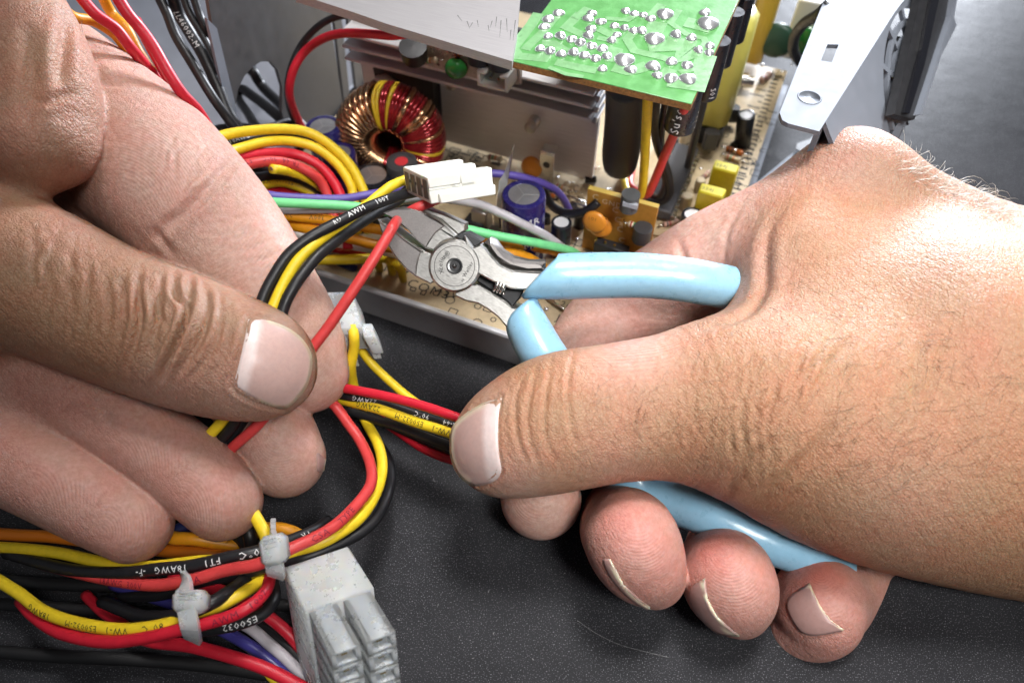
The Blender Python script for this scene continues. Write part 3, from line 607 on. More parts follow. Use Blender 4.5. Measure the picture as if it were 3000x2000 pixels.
slab(X2([(487, 333), (600, 412), (700, 487), (800, 557), (798, 566), (690, 494), (596, 424), (490, 346)]), -.1, 1.0, tin, 'cutting_edge', lo_, bev=.1)
slab(X2([(700, 262), (800, 264), (920, 305), (1071, 372), (1071, 424), (1022, 452), (960, 398), (900, 345)]), 4.2, TH+1.5, steel, 'jaw_back', up)
slab(arc(cx, cy, 77, 0, 352, 44), -.2, 3.2, steel, 'pivot_disc', bev=.5)
def ring(r0, r1, d0, d1, m, name, par=None, c=(cx, cy), n=44, k=1):
    vs = []
    for r_, d_ in ((r0, d0), (r1, d0), (r1, d1), (r0, d1)):
        a = arc(*c, r_, 0, 360*(n-1)/n, n-1); a = np.array(a); vs.append(D(a[:, 0], a[:, 1], PD)+fwd*d_)
    f = [(s_*n+j, s_*n+(j+1) % n, ((s_+1) % 4)*n+(j+1) % n, ((s_+1) % 4)*n+j) for s_ in range(4) for j in range(n)]
    return part(name, (np.concatenate(vs), f), m, pl, par, auto=40)
ring(57.8, 60.2, -.24, .3, mat('engraved_line', (.16, .155, .15), .5, .8), 'engraved_circle')
pc = D(cx, cy, PD)+fwd*-.25
part('pivot_pin', lathe(pc, -FW, [(1.55, .02), (1.5, .12), (1.25, .1), (.75, -.1), (.5, .0), (.25, .35), (0, .42)], 28), mat('pivot_steel', (.12, .12, .12), .3, 1), pl, auto=50)
part('pivot_recess', lathe(pc, -FW, [(1.75, -.1), (1.75, .035), (0, .04)], 28), blacksteel, pl, auto=50)
# lettering on the disc
ink = mat('engraved_ink', (.035, .035, .035), .6)
def arctext(s, rad, a0, size, step):
    out = []
    for i, ch in enumerate(s):
        a = math.radians(a0+sum(step[:i]) if isinstance(step, list) else a0+step*i); x, y = cx+rad*math.cos(a), cy+rad*math.sin(a)
        u = -math.sin(a)*RT-math.cos(a)*UP; vv = math.cos(a)*RT-math.sin(a)*UP
        t, f = text2d(ch); 
        if len(t): out.append((D(x, y, PD)+fwd*-.27+size*((t[:, :1]-t[:, 0].mean())*u+t[:, 1:]*vv), f))
    return merge(*out)
part('lettering', arctext('Xcelite®', 42, 157, 1.4, [14.5, 14, 12.5, 8.5, 8, 10, 16, 0]), ink, pl, label='engraved lettering curving round the pivot')
ud = RT*math.cos(math.radians(62))+UP*math.sin(math.radians(62)); vd = -RT*math.sin(math.radians(62))+UP*math.cos(math.radians(62))
v1, f1 = text2d('Weller'); v2, f2 = text2d('by')
part('lettering', (D(1359, 811, PD)-fwd*.27+1.15*(v1[:, :1]*ud+v1[:, 1:]*vd), f1), ink, pl); part('lettering', (D(1353, 824, PD)-fwd*.27+.7*(v2[:, :1]*ud+v2[:, 1:]*vd), f2), ink, pl)
# handles
ua = X2([(1080, 450), (1145, 530), (1190, 510), (1232, 537), (1275, 595), (1330, 652), (1410, 688), (1570, 700), (1700, 700), (1640, 810), (1490, 822), (1400, 815), (1280, 765), (1175, 710), (1120, 640)])
uh = slab(ua, 0, 6.5, steel, 'upper_arm')
slab(X2([(1205, 505), (1250, 470), (1292, 492), (1340, 560), (1415, 608), (1520, 634), (1640, 636), (1640, 698), (1570, 697), (1410, 685), (1330, 648), (1277, 590), (1235, 532)]), 1.6, 7.5, dsteel, 'arm_bevel', uh, bev=1.4)
slab(X2([(1030, 440), (1090, 432), (1200, 490), (1150, 535), (1010, 468)]), 2.2, 9, blacksteel, 'lap_joint_shoulder')
la = X2([(1010, 845), (1020, 872), (1090, 905), (1170, 921), (1240, 962), (1310, 1015), (1372, 1088), (1480, 1180), (1500, 960), (1410, 945), (1362, 905), (1280, 852), (1180, 795), (1130, 780)])
slab(la, .9, 7.5, steel, 'lower_arm')
slab(X2([(1180, 706), (1290, 760), (1490, 830), (1470, 885), (1412, 950), (1362, 910), (1280, 856), (1160, 775)]), 2.6, 8, blacksteel, 'spring_channel')
c0, c1 = D(1448, 836, PD)+fwd*1.3, D(1480, 849, PD)+fwd*1.3; t = np.linspace(0, 3.6*2*math.pi, 90)
ax = c1-c0; axn = ax/np.linalg.norm(ax); s1 = np.cross(axn, FW); s1 /= np.linalg.norm(s1)
part('spring', tube(c0+ax*(t/t[-1])[:, None]+1.3*(np.cos(t)[:, None]*s1+np.sin(t)[:, None]*FW), .3, 8), tin, pl, smooth=True)
def gripmesh(pts, shear, name, label, mtl):
    a = np.array(pts, float); q = catmull(np.column_stack([D(a[:, 0], a[:, 1], a[:, 2]), a[:, 3]*a[:, 2]/FPX]), 8); c, r = q[:, :3], q[:, 3]
    k = 28; tt, nn, bb = frames(c); aa = np.arange(k)*2*math.pi/k; v = c[:, None]+r[:, None, None]*(np.cos(aa)[None, :, None]*nn[:, None]+np.sin(aa)[None, :, None]*bb[:, None])
    side = np.cross(tt[0], FW); side /= np.linalg.norm(side)
    for i in range(8):
        w_ = (1-i/8); h = ((v[i]-c[i])@side)/r[i]; v[i] += tt[0]*(h*shear*w_)[:, None]
    v[0] = c[0]+tt[0]*(((v[0]-c[0])@side)/r[0]*shear*.0)[:, None]+(v[0]-c[0])*.86-tt[0]*.25
    n = len(c); f = [(i*k+j, i*k+(j+1) % k, (i+1)*k+(j+1) % k, (i+1)*k+j) for i in range(n-1) for j in range(k)]+[tuple(range(k))[::-1], tuple((n-1)*k+j for j in range(k))]
    part(name, (v.reshape(-1, 3), f), mtl, pl, smooth=True, label=label)
gripmesh([(1580, 812, 158, 62), (1640, 810, 158, 67), (1750, 807, 159, 68), (1900, 808, 160, 66), (2050, 826, 161, 65), (2200, 862, 168, 62), (2350, 940, 180, 58)], 4.5, 'handle_grip', 'upper handle dipped in pale blue plastic', grip)
gripmesh([(1528, 905, 159, 52), (1545, 955, 158.5, 64), (1585, 1030, 158.5, 68), (1640, 1110, 160, 66), (1740, 1260, 164, 62), (1860, 1410, 166, 62), (1960, 1462, 163, 63), (2080, 1510, 158, 64), (2220, 1575, 156, 62), (2350, 1625, 157, 60), (2470, 1665, 159, 56)], -1.6, 'handle_grip', 'lower handle dipped in blue plastic, passing behind the thumb', grip)
import time as _t
# ------------------------------------------------------------------ power supply case
ps = T('power_supply_case', 'opened grey sheet metal power supply case with its dark side wall and slotted flange', 'power supply case', S(70, 60, 0))
part('bottom_pan', merge(sbox(-2, 139, -1.6, 150, .2, 1.2)), galv, ps)
lip = mat('case_lip_paint', (.42, .42, .44), .38, .3, bump=[(4, .01)], var=(.3, .93, 1.06))
part('front_lip', sbox(-2, 141, -4.2, -2.2, .15, 11.2, .5), lip, ps, auto=40)
def wallpoly(px, xl, th, m, name):
    p = [LX(a, b, xl) for a, b in px]; q = np.array([S(xl, y, z) for y, z in p]); return part(name, extrude(q, -EX*th), m, ps)
wallpoly([(600, -60), (966, -60), (968, 62), (1008, 330), (1016, 420), (850, 420), (826, 330), (827, 255), (812, 204), (791, 181), (765, 181), (740, 196), (715, 225), (697, 264), (689, 315), (681, 347), (668, 347)], 0, 1.0, dgrey, 'side_wall')
wallpoly([(968, -60), (1000, -60), (1001, 55), (1040, 420), (1022, 420), (981, 70), (968, 56)], 0, 1.0, dgrey, 'side_wall_bar')
wallpoly([(1000, -60), (1120, -60), (1130, 420), (1062, 420), (1018, 42), (1001, 42)], 0, 1.0, dgrey, 'side_wall_rear')
pt = [LX(a, b, .6) for a, b in [(598, 52), (628, 82), (687, 322), (682, 345), (672, 346), (662, 332)]]
part('wall_edge_tab', extrude(np.array([S(.6, y, z) for y, z in pt]), EX*.8), galv, ps)
# right hand side: flange with slot and threaded hole, grille sloping away below it
fz = 60.0
def fl(px, z=fz): return np.array([P(a, b, z) for a, b in px])
def holed(outer, holes, up_, th, m, name, bridge=None):
    """flat sheet with holes, filled by triangulating"""
    import mathutils.geometry as g
    o3 = [np.array(o) for o in [outer]+holes]; org = o3[0][0]; u = o3[0][1]-org; u /= np.linalg.norm(u); vv = np.cross(up_, u)
    two = [[Vector(((q-org)@u, (q-org)@vv, 0)) for q in o] for o in o3]
    tri = g.tessellate_polygon(two); al = np.concatenate(o3); n = len(al); v = np.vstack([al, al-np.asarray(up_)*th]); F = []
    for t_ in tri:
        a, b, c = al[list(t_)]; s_ = np.cross(b-a, c-a)@up_; t_ = tuple(t_) if s_ > 0 else tuple(t_)[::-1]; F += [t_, tuple(i+n for i in t_[::-1])]
    k = 0
    for o in o3:
        for i in range(len(o)): j = (i+1) % len(o); F.append((k+i, k+j, n+k+j, n+k+i))
        k += len(o)
    return part(name, (v, F), m, ps)
hc = P(2372, 285, fz); hole = [hc+1.75*(math.cos(a)*EX+math.sin(a)*EY) for a in np.linspace(0, 2*math.pi, 25)[:-1]]
holed(fl([(2620, 38), (2400, 385), (2310, 362), (2292, 352), (2284, 330), (2405, 25), (2450, -90), (2720, -90)]), [hole, fl([(2424, 130), (2457, 131), (2437, 183), (2405, 178)])], EZ, 1.1, galv, 'flange')
part('extruded_thread', lathe(hc, EZ, [(2.75, .02), (2.6, .12), (1.9, -.25), (1.72, -.6), (1.72, -2.5), (1.85, -2.5)], 24), galv, ps, smooth=True)
c_ = []
for k in range(5): c_ += [hc+EZ*(-.5-k*.42)+1.66*(math.cos(a)*EX+math.sin(a)*EY)+EZ*(-.42*a/6.283) for a in np.linspace(0, 6.283, 13)[:-1]]
part('thread', tube(np.array(c_), .14, 5), tin, ps, smooth=True)
# slope: passes through the fold line and drops outward
A0, A1 = P(2400, 385, fz), P(2620, 38, fz); fold = (A1-A0)/np.linalg.norm(A1-A0); out = np.cross(fold, EZ); out /= np.linalg.norm(out)
slope = math.radians(52); dn = out*math.cos(slope)-EZ*math.sin(slope); nrm = np.cross(dn, fold); nrm *= np.sign(nrm[2])
G = lambda a, b: A0+fold*a+dn*b
cxg, cyg, R0, BM = 58.0, 27.0, 26.0, 21.5
part('grille_panel_edge', box(G(4, 23)-nrm*1, fold*96, dn*1.0, nrm*1.0), galv, ps)
hole_g = [G(cxg+R0*math.cos(a), min(cyg+R0*math.sin(a), BM)) for a in np.linspace(math.pi+.22, 2*math.pi-.22, 40)]
holed([G(4, 0), G(100, 0), G(100, 23), G(4, 23)], [hole_g], nrm, 1.0, galv, 'grille_panel')
for r_ in (22.6, 19.0, 15.4, 11.8, 8.2):
    am = math.asin(min(1, (cyg-BM+.2)/r_)); aa = np.linspace(math.pi+am, 2*math.pi-am, 30); n_ = len(aa); vs = []
    for rr_, h in ((r_-.7, 0), (r_+.7, 0), (r_+.7, -1), (r_-.7, -1)): vs += [G(cxg+rr_*math.cos(a), cyg+rr_*math.sin(a))+nrm*h for a in aa]
    part('grille_ring', (np.array(vs), [(s_*n_+j, s_*n_+j+1, ((s_+1) % 4)*n_+j+1, ((s_+1) % 4)*n_+j) for s_ in range(4) for j in range(n_-1)]), galv, ps, auto=40)
for a in (205, 232, 258, 284, 310, 335):
    ca, sa = math.cos(math.radians(a)), math.sin(math.radians(a)); d1 = fold*ca+dn*sa; d2 = -fold*sa+dn*ca; t0 = (BM-cyg)/sa
    if t0 < R0-1: part('grille_spoke', box(G(cxg, cyg)+d1*t0-d2*.7-nrm*1.0, d1*(R0+.5-t0), d2*1.4, nrm*1.02), galv, ps)
part('wall_under_flange', box(A0+fold*3-out*1.2-EZ*16, out*1.2, fold*60, EZ*15.2), galv, ps)
part('side_skirt', extrude(fl([(2185, 560), (2400, 385), (2392, 450), (2350, 700), (2100, 760), (2100, 700)], 9), -EZ*1), galv, ps)
part('drain_slot', extrude(fl([(2335, 420), (2388, 402), (2386, 438), (2360, 450), (2332, 436)], 10.2), -EZ*.4), blackm, ps)
# fan, hung below the outer part of the sloping panel
def GP(px, py, h=0):
    r = ray(px, py); o_ = A0+nrm*h; t = ((o_-CAM)@nrm)/(r@nrm); return CAM+r*t
fan = T('cooling_fan', 'black plastic cooling fan frame screwed beyond the slotted metal panel at upper right', 'fan', GP(2650, 200)-EZ*20)
part('fan_frame', extrude(np.array([GP(a, b, 1.2) for a, b in [(2690, -80), (2775, -80), (2752, 40), (2712, 200), (2652, 357), (2593, 341)]]), nrm*2.2), blackm, fan)
part('fan_frame_recess', extrude(np.array([GP(a, b, 3.5) for a, b in [(2735, -80), (2760, -80), (2700, 190), (2655, 335), (2640, 332), (2690, 150)]]), nrm*.8), mat('fan_gloss', (.006, .006, .009), .25), fan)
part('guard_edge', extrude(np.array([GP(a, b, 1.5) for a, b in [(2772, -80), (2782, -80), (2757, 60), (2660, 345), (2652, 345), (2748, 60)]]), nrm*3.4), galv, fan)
part('added_fan_rotor', merge(lathe(G(cxg, cyg-9)-nrm*9, nrm, [(12, 0), (12, 3), (7, 3.2), (7, 6), (0, 6)], 36)), blackm, fan, auto=40)  # rotor and blades added behind the grille to make its slots dark
for kb in range(7):
    an = kb*2*math.pi/7; d1 = fold*math.cos(an)+dn*math.sin(an); d2 = -fold*math.sin(an)+dn*math.cos(an)
    part('added_fan_blade', box(G(cxg, cyg-9)-nrm*5.5+d1*6.5-d2*2, d1*5.5, d2*5+nrm*2.2, nrm*.6), blackm, fan)
sc0 = GP(2665, 85, 1.0)
part('fan_screw', merge(lathe(sc0, nrm, [(2.4, 0), (2.4, .8), (1.7, 1.7), (.8, 2.0), (.8, 1.4), (0, 1.4)], 20), lathe(sc0-nrm*.2, nrm, [(1.5, 0), (1.8, .5), (1.4, 1), (1.8, 1.5), (1.4, 2), (1.6, 2.5)], 14)), tin, fan, auto=40)
part('lower_skirt', box(G(4, 24), fold*96, -EZ*38, -out*1.0), galv, ps)
# pale lid behind
lid = solo('case_lid', box(S(-150, -30, 2), EX*143, EY*420, EZ*1.2, .4), mat('lid_sheet', (.40, .41, .45), .45, .3, var=(.15, .94, 1.05)), 'pale grey sheet metal lid lying flat behind the left hand and the cables', 'metal lid')
# ------------------------------------------------------------------ main circuit board
bd = T('circuit_board', 'tan main circuit board crowded with capacitors, a copper coil and an aluminium heat sink', 'circuit board', S(70, 60, 1.2))
BZ = 8.0
part('board_sheet', sbox(.8, 137, -1.2, 148, BZ-1.6, BZ, .1), pcbtan, bd)
for x, y in ((4, 4), (133, 4), (4, 140)): part('standoff', lathe(S(x, y, 1.2), EZ, [(2, 0), (2, 5.2)], 12), tin, bd)
# printed marks: dark outlines and legends
def silkline(pts, wdt=.3, z=BZ+.03):
    v = []; f = []
    p = np.array(pts, float)
    for a, b in zip(p[:-1], p[1:]):
        d = (b-a)/np.linalg.norm(b-a); nrm_ = np.array([-d[1], d[0]])*wdt/2; i = len(v)
        for q in (a-nrm_, b-nrm_, b+nrm_, a+nrm_): v.append(S(q[0], q[1], z))
        f.append((i, i+1, i+2, i+3))
    return np.array(v), f
marks = []
for (a, b, n_) in (((1385, 455), (1300, 470), 8), ((1500, 520), (1800, 640), 22), ((2180, 480), (2260, 330), 14), ((2140, 600), (2210, 470), 12), ((1640, 720), (1750, 800), 8), ((1180, 850), (1640, 1000), 16), ((1990, 400), (2150, 420), 10), ((1290, 440), (1450, 500), 14)):
    for k in range(n_):
        t_ = (k+.5)/n_; x, y = LZ(a[0]+(b[0]-a[0])*t_, a[1]+(b[1]-a[1])*t_, BZ); x += rng.uniform(-2.5, 2.5); y += rng.uniform(-3.5, 3.5); w_, h_ = rng.uniform(1.2, 4), rng.uniform(1, 3)
        kind = rng.randint(3)
        if kind == 0: marks.append(silkline([(x, y), (x+w_, y), (x+w_, y+h_), (x, y+h_), (x, y)]))
        elif kind == 1: marks.append(silkline([(x, y), (x+w_, y)], .6))
        else: marks.append(silkline([(x+h_*.5*math.cos(q), y+h_*.5*math.sin(q)) for q in np.linspace(0, 6.283, 11)]))
for k in range(34):     # row of short dashes along the right edge
    x = 134.4; y = 55+k*2.6; marks.append(silkline([(x-1.6, y), (x+.8, y)], .9))
for k in range(24): marks.append(silkline([(131+rng.uniform(-4, 0), 50+k*3.6), (132.4, 50+k*3.6)], .7))
part('printed_marks', merge(*marks), silk, bd, kind='stuff')
def btext(s, px, py, size, m=silk): 
    x, y = LZ(px, py, BZ); part('printed_legend', text_plane(s, size, S(x, y, BZ+.03), EX, EY, 0), m, bd)
btext('+12V', 1094, 770, 4.6); btext('COM3', 1195, 826, 4.2); btext('-5V', 1288, 850, 3.6); btext('J1', 1632, 928, 3.4); btext('C8', 1706, 708, 3.4); btext('C26', 1618, 880, 3)
# pads and jumpers between heat sink and riser
pad = mkmesh('solder_pad', lathe((0, 0, 0), EZ, [(.95, 0), (.85, .25), (.35, .55), (0, .6)], 10)[0], lathe((0, 0, 0), EZ, [(.95, 0), (.85, .25), (.35, .55), (0, .6)], 10)[1], solder, smooth=True)
padc = mkmesh('glue_pad', lathe((0, 0, 0), EZ, [(1.3, 0), (1.1, .5), (.4, .75), (0, .8)], 8)[0], lathe((0, 0, 0), EZ, [(1.3, 0), (1.1, .5), (.4, .75), (0, .8)], 8)[1], cream, smooth=True)
def place(me, name, px, py, s=1, rot=0, z=BZ, parent=None, label=None):
    x, y = LZ(px, py, z); q = S(x, y, z)-bd.b; M = Matrix.Translation(Vector(q)) @ Matrix.Rotation(rot, 4, 'Z') @ Matrix.Scale(s, 4)
    return inst(name, me, bd, np.array(M), parent, label)
for px, py, s_ in ((1662, 540, 1), (1690, 552, 1), (1680, 582, 1.1), (1650, 570, .9), (1510, 505, .8), (1475, 620, 1), (1495, 680, 1.1), (1500, 725, 1), (1475, 650, 1)): place(padc, 'component_blob', px, py, s_)
for px, py, s_ in ((1540, 512, .6), (1580, 530, .6), (1620, 545, .5), (1708, 640, .6), (1715, 600, .5), (1780, 555, .6), (1935, 640, .6), (1960, 600, .5), (2030, 640, .6), (1690, 700, .5), (1600, 905, .8), (1960, 370, .7), (2010, 385, .7), (2100, 420, .6), (2120, 450, .5), (2290, 210, .7), (2235, 190, .7), (2320, 190, .6)): place(pad, 'solder_pad', px, py, s_)
# resistor prototype (horizontal along x), banded
def resistor_mesh(name, cols):
    v, f = lathe((-3.1, 0, 1.2), (1, 0, 0), [(0, 0), (.9, .1), (1.15, .6), (1.15, 1.3), (.95, 1.7), (.95, 4.5), (1.15, 4.9), (1.15, 5.6), (.9, 6.1), (0, 6.2)], 12)
    lead = tube(np.array([(-5, 0, 0), (-4.8, 0, 1.2), (-3, 0, 1.2)], float), .28, 6); lead2 = tube(np.array([(5, 0, 0), (4.8, 0, 1.2), (3, 0, 1.2)], float), .28, 6)
    bands = [lathe((x, 0, 1.2), (1, 0, 0), [(1.0, 0), (1.19 if abs(x) > 1.8 else 1.0, .01), (1.19 if abs(x) > 1.8 else 1.0, .55), (1.0, .56)], 12) for x in (-2.2, -1.1, 0, 1.5)]
    parts_ = [(v, f), lead, lead2]+bands; V, F = merge(*parts_); me = mkmesh(name, V, F, [cols[0], tin]+cols[1:], smooth=True)
    idx = [0]*len(f)+[1]*(len(lead[1])+len(lead2[1]))+sum([[2+i % len(cols[1:])]*len(b[1]) for i, b in enumerate(bands)], []); me.polygons.foreach_set('material_index', idx); return me
bg_ = mat('band_green', (.02, .2, .05), .4); bo_ = mat('band_orange', (.7, .2, .02), .4); bk_ = mat('band_black', (.02, .02, .02), .4)
R1 = resistor_mesh('resistor', [cream, bandr, bg_, bo_]); R2 = resistor_mesh('resistor', [mat('resistor_pink', (.55, .35, .28), .4), bk_, bandr, cream]); R3 = resistor_mesh('resistor', [mat('diode_glass', (.45, .12, .02), .2), bk_, bk_, tin])
for px, py, rot, s_, me in ((1450, 470, -.3, .8, R1), (1535, 545, -.4, .8, R2), (1610, 575, -.4, .6, R3), (1955, 545, .9, .8, R2), (2010, 640, .2, .8, R1), (1965, 660, .3, .8, R2), (1990, 390, .2, .8, R2), (2030, 395, 1.2, .7, R1), (2085, 400, 1.0, .8, R2),
                            (2150, 450, -.5, .9, R3), (2145, 470, -.5, .8, R1), (1940, 610, .4, .7, R2), (2240, 235, .8, 1, R2), (2065, 520, .9, .7, R2), (1645, 555, -.5, .7, R1), (1730, 500, .3, .6, R2)): place(me, 'resistor', px, py, s_, rot)
for k in range(46):
    q = rng.rand(); px, py = ((1460+q*420+rng.uniform(-40, 40), 470+q*150+rng.uniform(-30, 60)) if k % 2 else (1900+q*260+rng.uniform(-30, 30), 640-q*280+rng.uniform(-50, 50))); place(pad if k % 3 else padc, 'solder_pad' if k % 3 else 'component_blob', px, py, rng.uniform(.3, .7))
wj = mkmesh('jumper_wire', *tube(np.array([(-5, 0, -.2), (-4.6, 0, .9), (4.6, 0, .9), (5, 0, -.2)], float), .32, 6), tin, smooth=True)
for px, py, rot, s_ in ((1640, 905, -.75, 1.2), (1690, 590, -.5, 1.0), (1720, 612, -.4, 1.1), (2010, 430, .9, .9), (1980, 370, 1.1, .8), (2000, 560, 1.0, .9), (1420, 700, .3, .8), (1700, 760, -.4, 1), (1935, 700, -.3, .9), (2080, 360, .3, .7)): place(wj, 'jumper_wire', px, py, s_, rot)
# capacitors
def capacitor(px, py, z, r, sleeve, topm, label, mark=True, text=None, cross='Y', dot=None, tilt=(0, 0)):
    x, y = LZ(px, py, z); ax = EZ+EX*tilt[0]+EY*tilt[1]; ax /= np.linalg.norm(ax); h = z-BZ; b0 = S(x, y, z)-ax*(h/ax[2])
    L_ = h/ax[2]
    body = part('capacitor', lathe(b0, ax, [(r, 0), (r, L_*.08), (r*.95, L_*.12), (r, L_*.16), (r, L_-.7), (r*.97, L_-.15), (r*.88, L_), (r*.72, L_), (r*.72, L_-.25)], 32), sleeve, bd, auto=45, label=label)
    tp = part('capacitor_top', lathe(b0+ax*(L_-.25), ax, [(r*.73, 0), (r*.73, .08), (r*.1, .1), (0, .1)], 28), topm, bd, body, auto=45)
    if cross:
        g = []
        for k in range(3):
            a = math.radians(20+k*120); d = EX*math.cos(a)+EY*math.sin(a); d -= ax*(d@ax); s_ = np.cross(ax, d); g.append(box(b0+ax*(L_-.17)-s_*.09, d*r*.7, s_*.18, ax*.05))
        part('vent_score', merge(*g), mat('score_light', (.8, .8, .8), .3, .8), bd, body)
    if dot: part('colour_dot', lathe(b0+ax*(L_-.1), ax, [(r*.42, 0), (r*.42, .12), (0, .13)], 20), dot, bd, body)
    if mark:   # pale stripe on the sleeve with its minus bars
        v = []; f = []; a0 = math.radians(195)
        for i in range(5):
            a = a0+i*.13
            for hh in (L_*.18, L_-.7): v.append(b0+ax*hh+(r+.03)*(EX*math.cos(a)+EY*math.sin(a)))
            if i: k = 2*i; f.append((k-2, k, k+1, k-1))
        part('sleeve_stripe', (np.array(v), f), mat('stripe_pale', (.35, .38, .55), .4), bd, body)
    if text:
        for s_, hh, size, a_ in text:
            t_, f_ = text2d(s_, 1, True); t_ = t_*size; fc = -EY+EX*a_; fc /= np.linalg.norm(fc); sd = np.cross(ax, fc); 
            if size < 0: pass
            th_ = t_[:, :1]/r; part('sleeve_print', (b0+ax*(hh+t_[:, 1:])+(r+.1)*(np.cos(th_)*fc+np.sin(th_)*np.cross(ax, fc)), f_), whiteink, bd, body)
    return body, b0, ax, L_
silver = mat('cap_aluminium', (.62, .62, .64), .35, .85, var=(.6, .9, 1.08))
capacitor(946, 368, 29, 5.2, capblue, silver, 'blue electrolytic capacitor left of the copper coil')
capacitor(990, 448, 26, 5.0, capblue, silver, 'blue capacitor half hidden behind the yellow cables')
capacitor(1090, 512, 24, 5.6, capblack, silver, 'black capacitor with bright top in front of the coil', mark=False)
capacitor(1176, 472, 27, 4.4, mat('grey_rubber', (.06, .06, .065), .45), mat('grey_top', (.07, .07, .075), .4), 'dark capacitor with a red dot on its top', mark=False, cross=None, dot=mat('red_dot', (.75, .05, .06), .5))
capacitor(1535, 568, 32, 5.7, capblue, silver, 'large blue capacitor with white lettering', text=[('TMR', 19, 3.3, -.05), ('TMR', 10.5, 3.0, .05)])
capacitor(1645, 650, 20, 2.9, capblack, mat('white_top', (.9, .9, .92), .35, .3), 'small capacitor with a white top beside the grey wire', mark=False, cross=None)
capacitor(2030, 628, 16, 3.2, capblack, mat('white_top', (.9, .9, .92), .35, .3), 'small capacitor at the forefinger', mark=False, cross=None)
capacitor(2187, 335, 20, 2.7, capblack, silver, 'slim black capacitor near the board edge', mark=False, cross=None, tilt=(-.12, -.1))
# toroid coil of many turns
tc0 = P(1146, 402, 23.0); tax = np.array([-.10, -.97, .16]); tax /= np.linalg.norm(tax); ta = np.cross(tax, EZ); ta /= np.linalg.norm(ta); tbv = np.cross(tax, ta)
Rm, rm, hh = 9.8, 5.6, 6.3
coil = part('toroid_coil', lathe(tc0-tax*hh*.92, tax, [(Rm-rm+1.4, 0), (Rm+rm-1.8, 0), (Rm+rm-1.4, .5), (Rm+rm-1.4, 2*hh*.92-.5), (Rm+rm-1.8, 2*hh*.92), (Rm-rm+1.4, 2*hh*.92), (Rm-rm+1.4, 0)], 40), mat('coil_core', (.16, .07, .03), .5), bd, auto=40, label='toroid wound with copper, red and yellow wire')
th_ = np.linspace(0, 2*math.pi, 21)[:-1]
def turnmesh(m, r_, off):
    sx = np.sign(np.cos(th_))*np.abs(np.cos(th_))**.75; sy = np.sign(np.sin(th_))*np.abs(np.sin(th_))**.75
    c = np.stack([Rm+(rm+off)*sx, .35*np.sin(th_), (hh+off)*sy], 1); k = 6; nn_ = len(c); tt = np.roll(c, -1, 0)-np.roll(c, 1, 0); tt /= np.linalg.norm(tt, axis=1)[:, None]; n_ = np.cross(tt, [0, 1, 0]); n_ /= np.linalg.norm(n_, axis=1)[:, None]; b_ = np.cross(tt, n_)
    a = np.arange(k)*2*math.pi/k; v = (c[:, None]+r_*(np.cos(a)[None, :, None]*n_[:, None]+np.sin(a)[None, :, None]*b_[:, None])).reshape(-1, 3)
    f = [(i*k+j, i*k+(j+1) % k, ((i+1) % nn_)*k+(j+1) % k, ((i+1) % nn_)*k+j) for i in range(nn_) for j in range(k)]
    return mkmesh('winding_turn', v, f, m, smooth=True)
tm = {'c': turnmesh(copper, .92, .35), 'r': turnmesh(redco, .66, .3), 'y': turnmesh(yelco, .6, .25), 'C': turnmesh(copper, .6, .4)}
seq = 'c'*20+'rrrrCrrrCrrrrrCcrrrCrryrrrrCrrrrCcrrrcrrryrryy'; NT = len(seq)
for i, ch in enumerate(seq):
    wts = [2.0 if q == 'c' else 1.22 for q in seq]; a = math.radians(-75)+(sum(wts[:i])+wts[i]/2)/sum(wts)*2*math.pi*.99+rng.uniform(-.012, .012)
    rad = ta*math.cos(a)+tbv*math.sin(a); tan = np.cross(tax, rad)
    M = np.eye(4); M[:3, 0] = rad; M[:3, 1] = tan; M[:3, 2] = tax; M[:3, 3] = tc0-bd.b; inst('winding_turn', tm[ch], bd, M, coil)
# heat sink
hs = part('heat_sink', merge(sbox(14, 92, 63.2, 65.2, 9, 34, .2)), alu, bd, auto=40, label='brushed aluminium heat sink plate with fins')
for z_ in (35.2, 39.2, 43.2): part('fin', sbox(13, 91.5, 57.0, 65, z_-.6, z_+.5, .25), alu, bd, hs, auto=40)
part('heat_sink_back', sbox(14, 92, 65.2, 66.4, 34, 52, .1), mat('dark_alu', (.12, .12, .125), .5, .8), bd, hs)
for k in range(4): part('fin_end', box(S(91.6, 57.2+k*.3, 34.4+k*3.2), EX*1.2, EY*7, EZ*.9+EY*1.5, .1), mat('bright_alu', (.75, .76, .8), .3, .9), bd, hs)
for px, py in ((1338, 228), (1568, 352)):
    x, z = LY(px, py, 63); q = S(x, 63, z)
    part('screw', lathe(q+EY*2, -EY, [(1.8, 0), (1.8, 2.4), (1.5, 2.7), (1.8, 3.0), (1.5, 3.3), (1.8, 3.6), (1.5, 3.9), (1.8, 4.2), (1.5, 4.5), (1.75, 4.8), (1.75, 6.4), (1.0, 7), (0, 7)], 16), mat('screw_steel', (.5, .48, .45), .3, 1), bd, hs, auto=60)
def facepoly(px, yl): return np.array([S(*(lambda xz: (xz[0], yl, xz[1]))(LY(a, b, yl))) for a, b in px])
part('insulating_pad', extrude(facepoly([(1082, 150), (1285, 205), (1300, 425), (1160, 400)], 62.8), EY*.4), mat('pad_grey', (.07, .075, .09), .55), bd, hs)
part('power_transistor', extrude(facepoly([(1092, 200), (1108, 188), (1262, 225), (1268, 240), (1275, 390), (1130, 360)], 59.5), EY*3.4), blackm, bd, hs)
part('glue_blob', lathe(S(*(lambda q: (q[0], 57, q[1]))(LY(1128, 262, 57))), np.array([.1, -.5, .6]), [(5, -4), (5, -1), (4.2, 1.2), (2.6, 2.6), (0, 3.2)], 18), glue, bd, smooth=True)
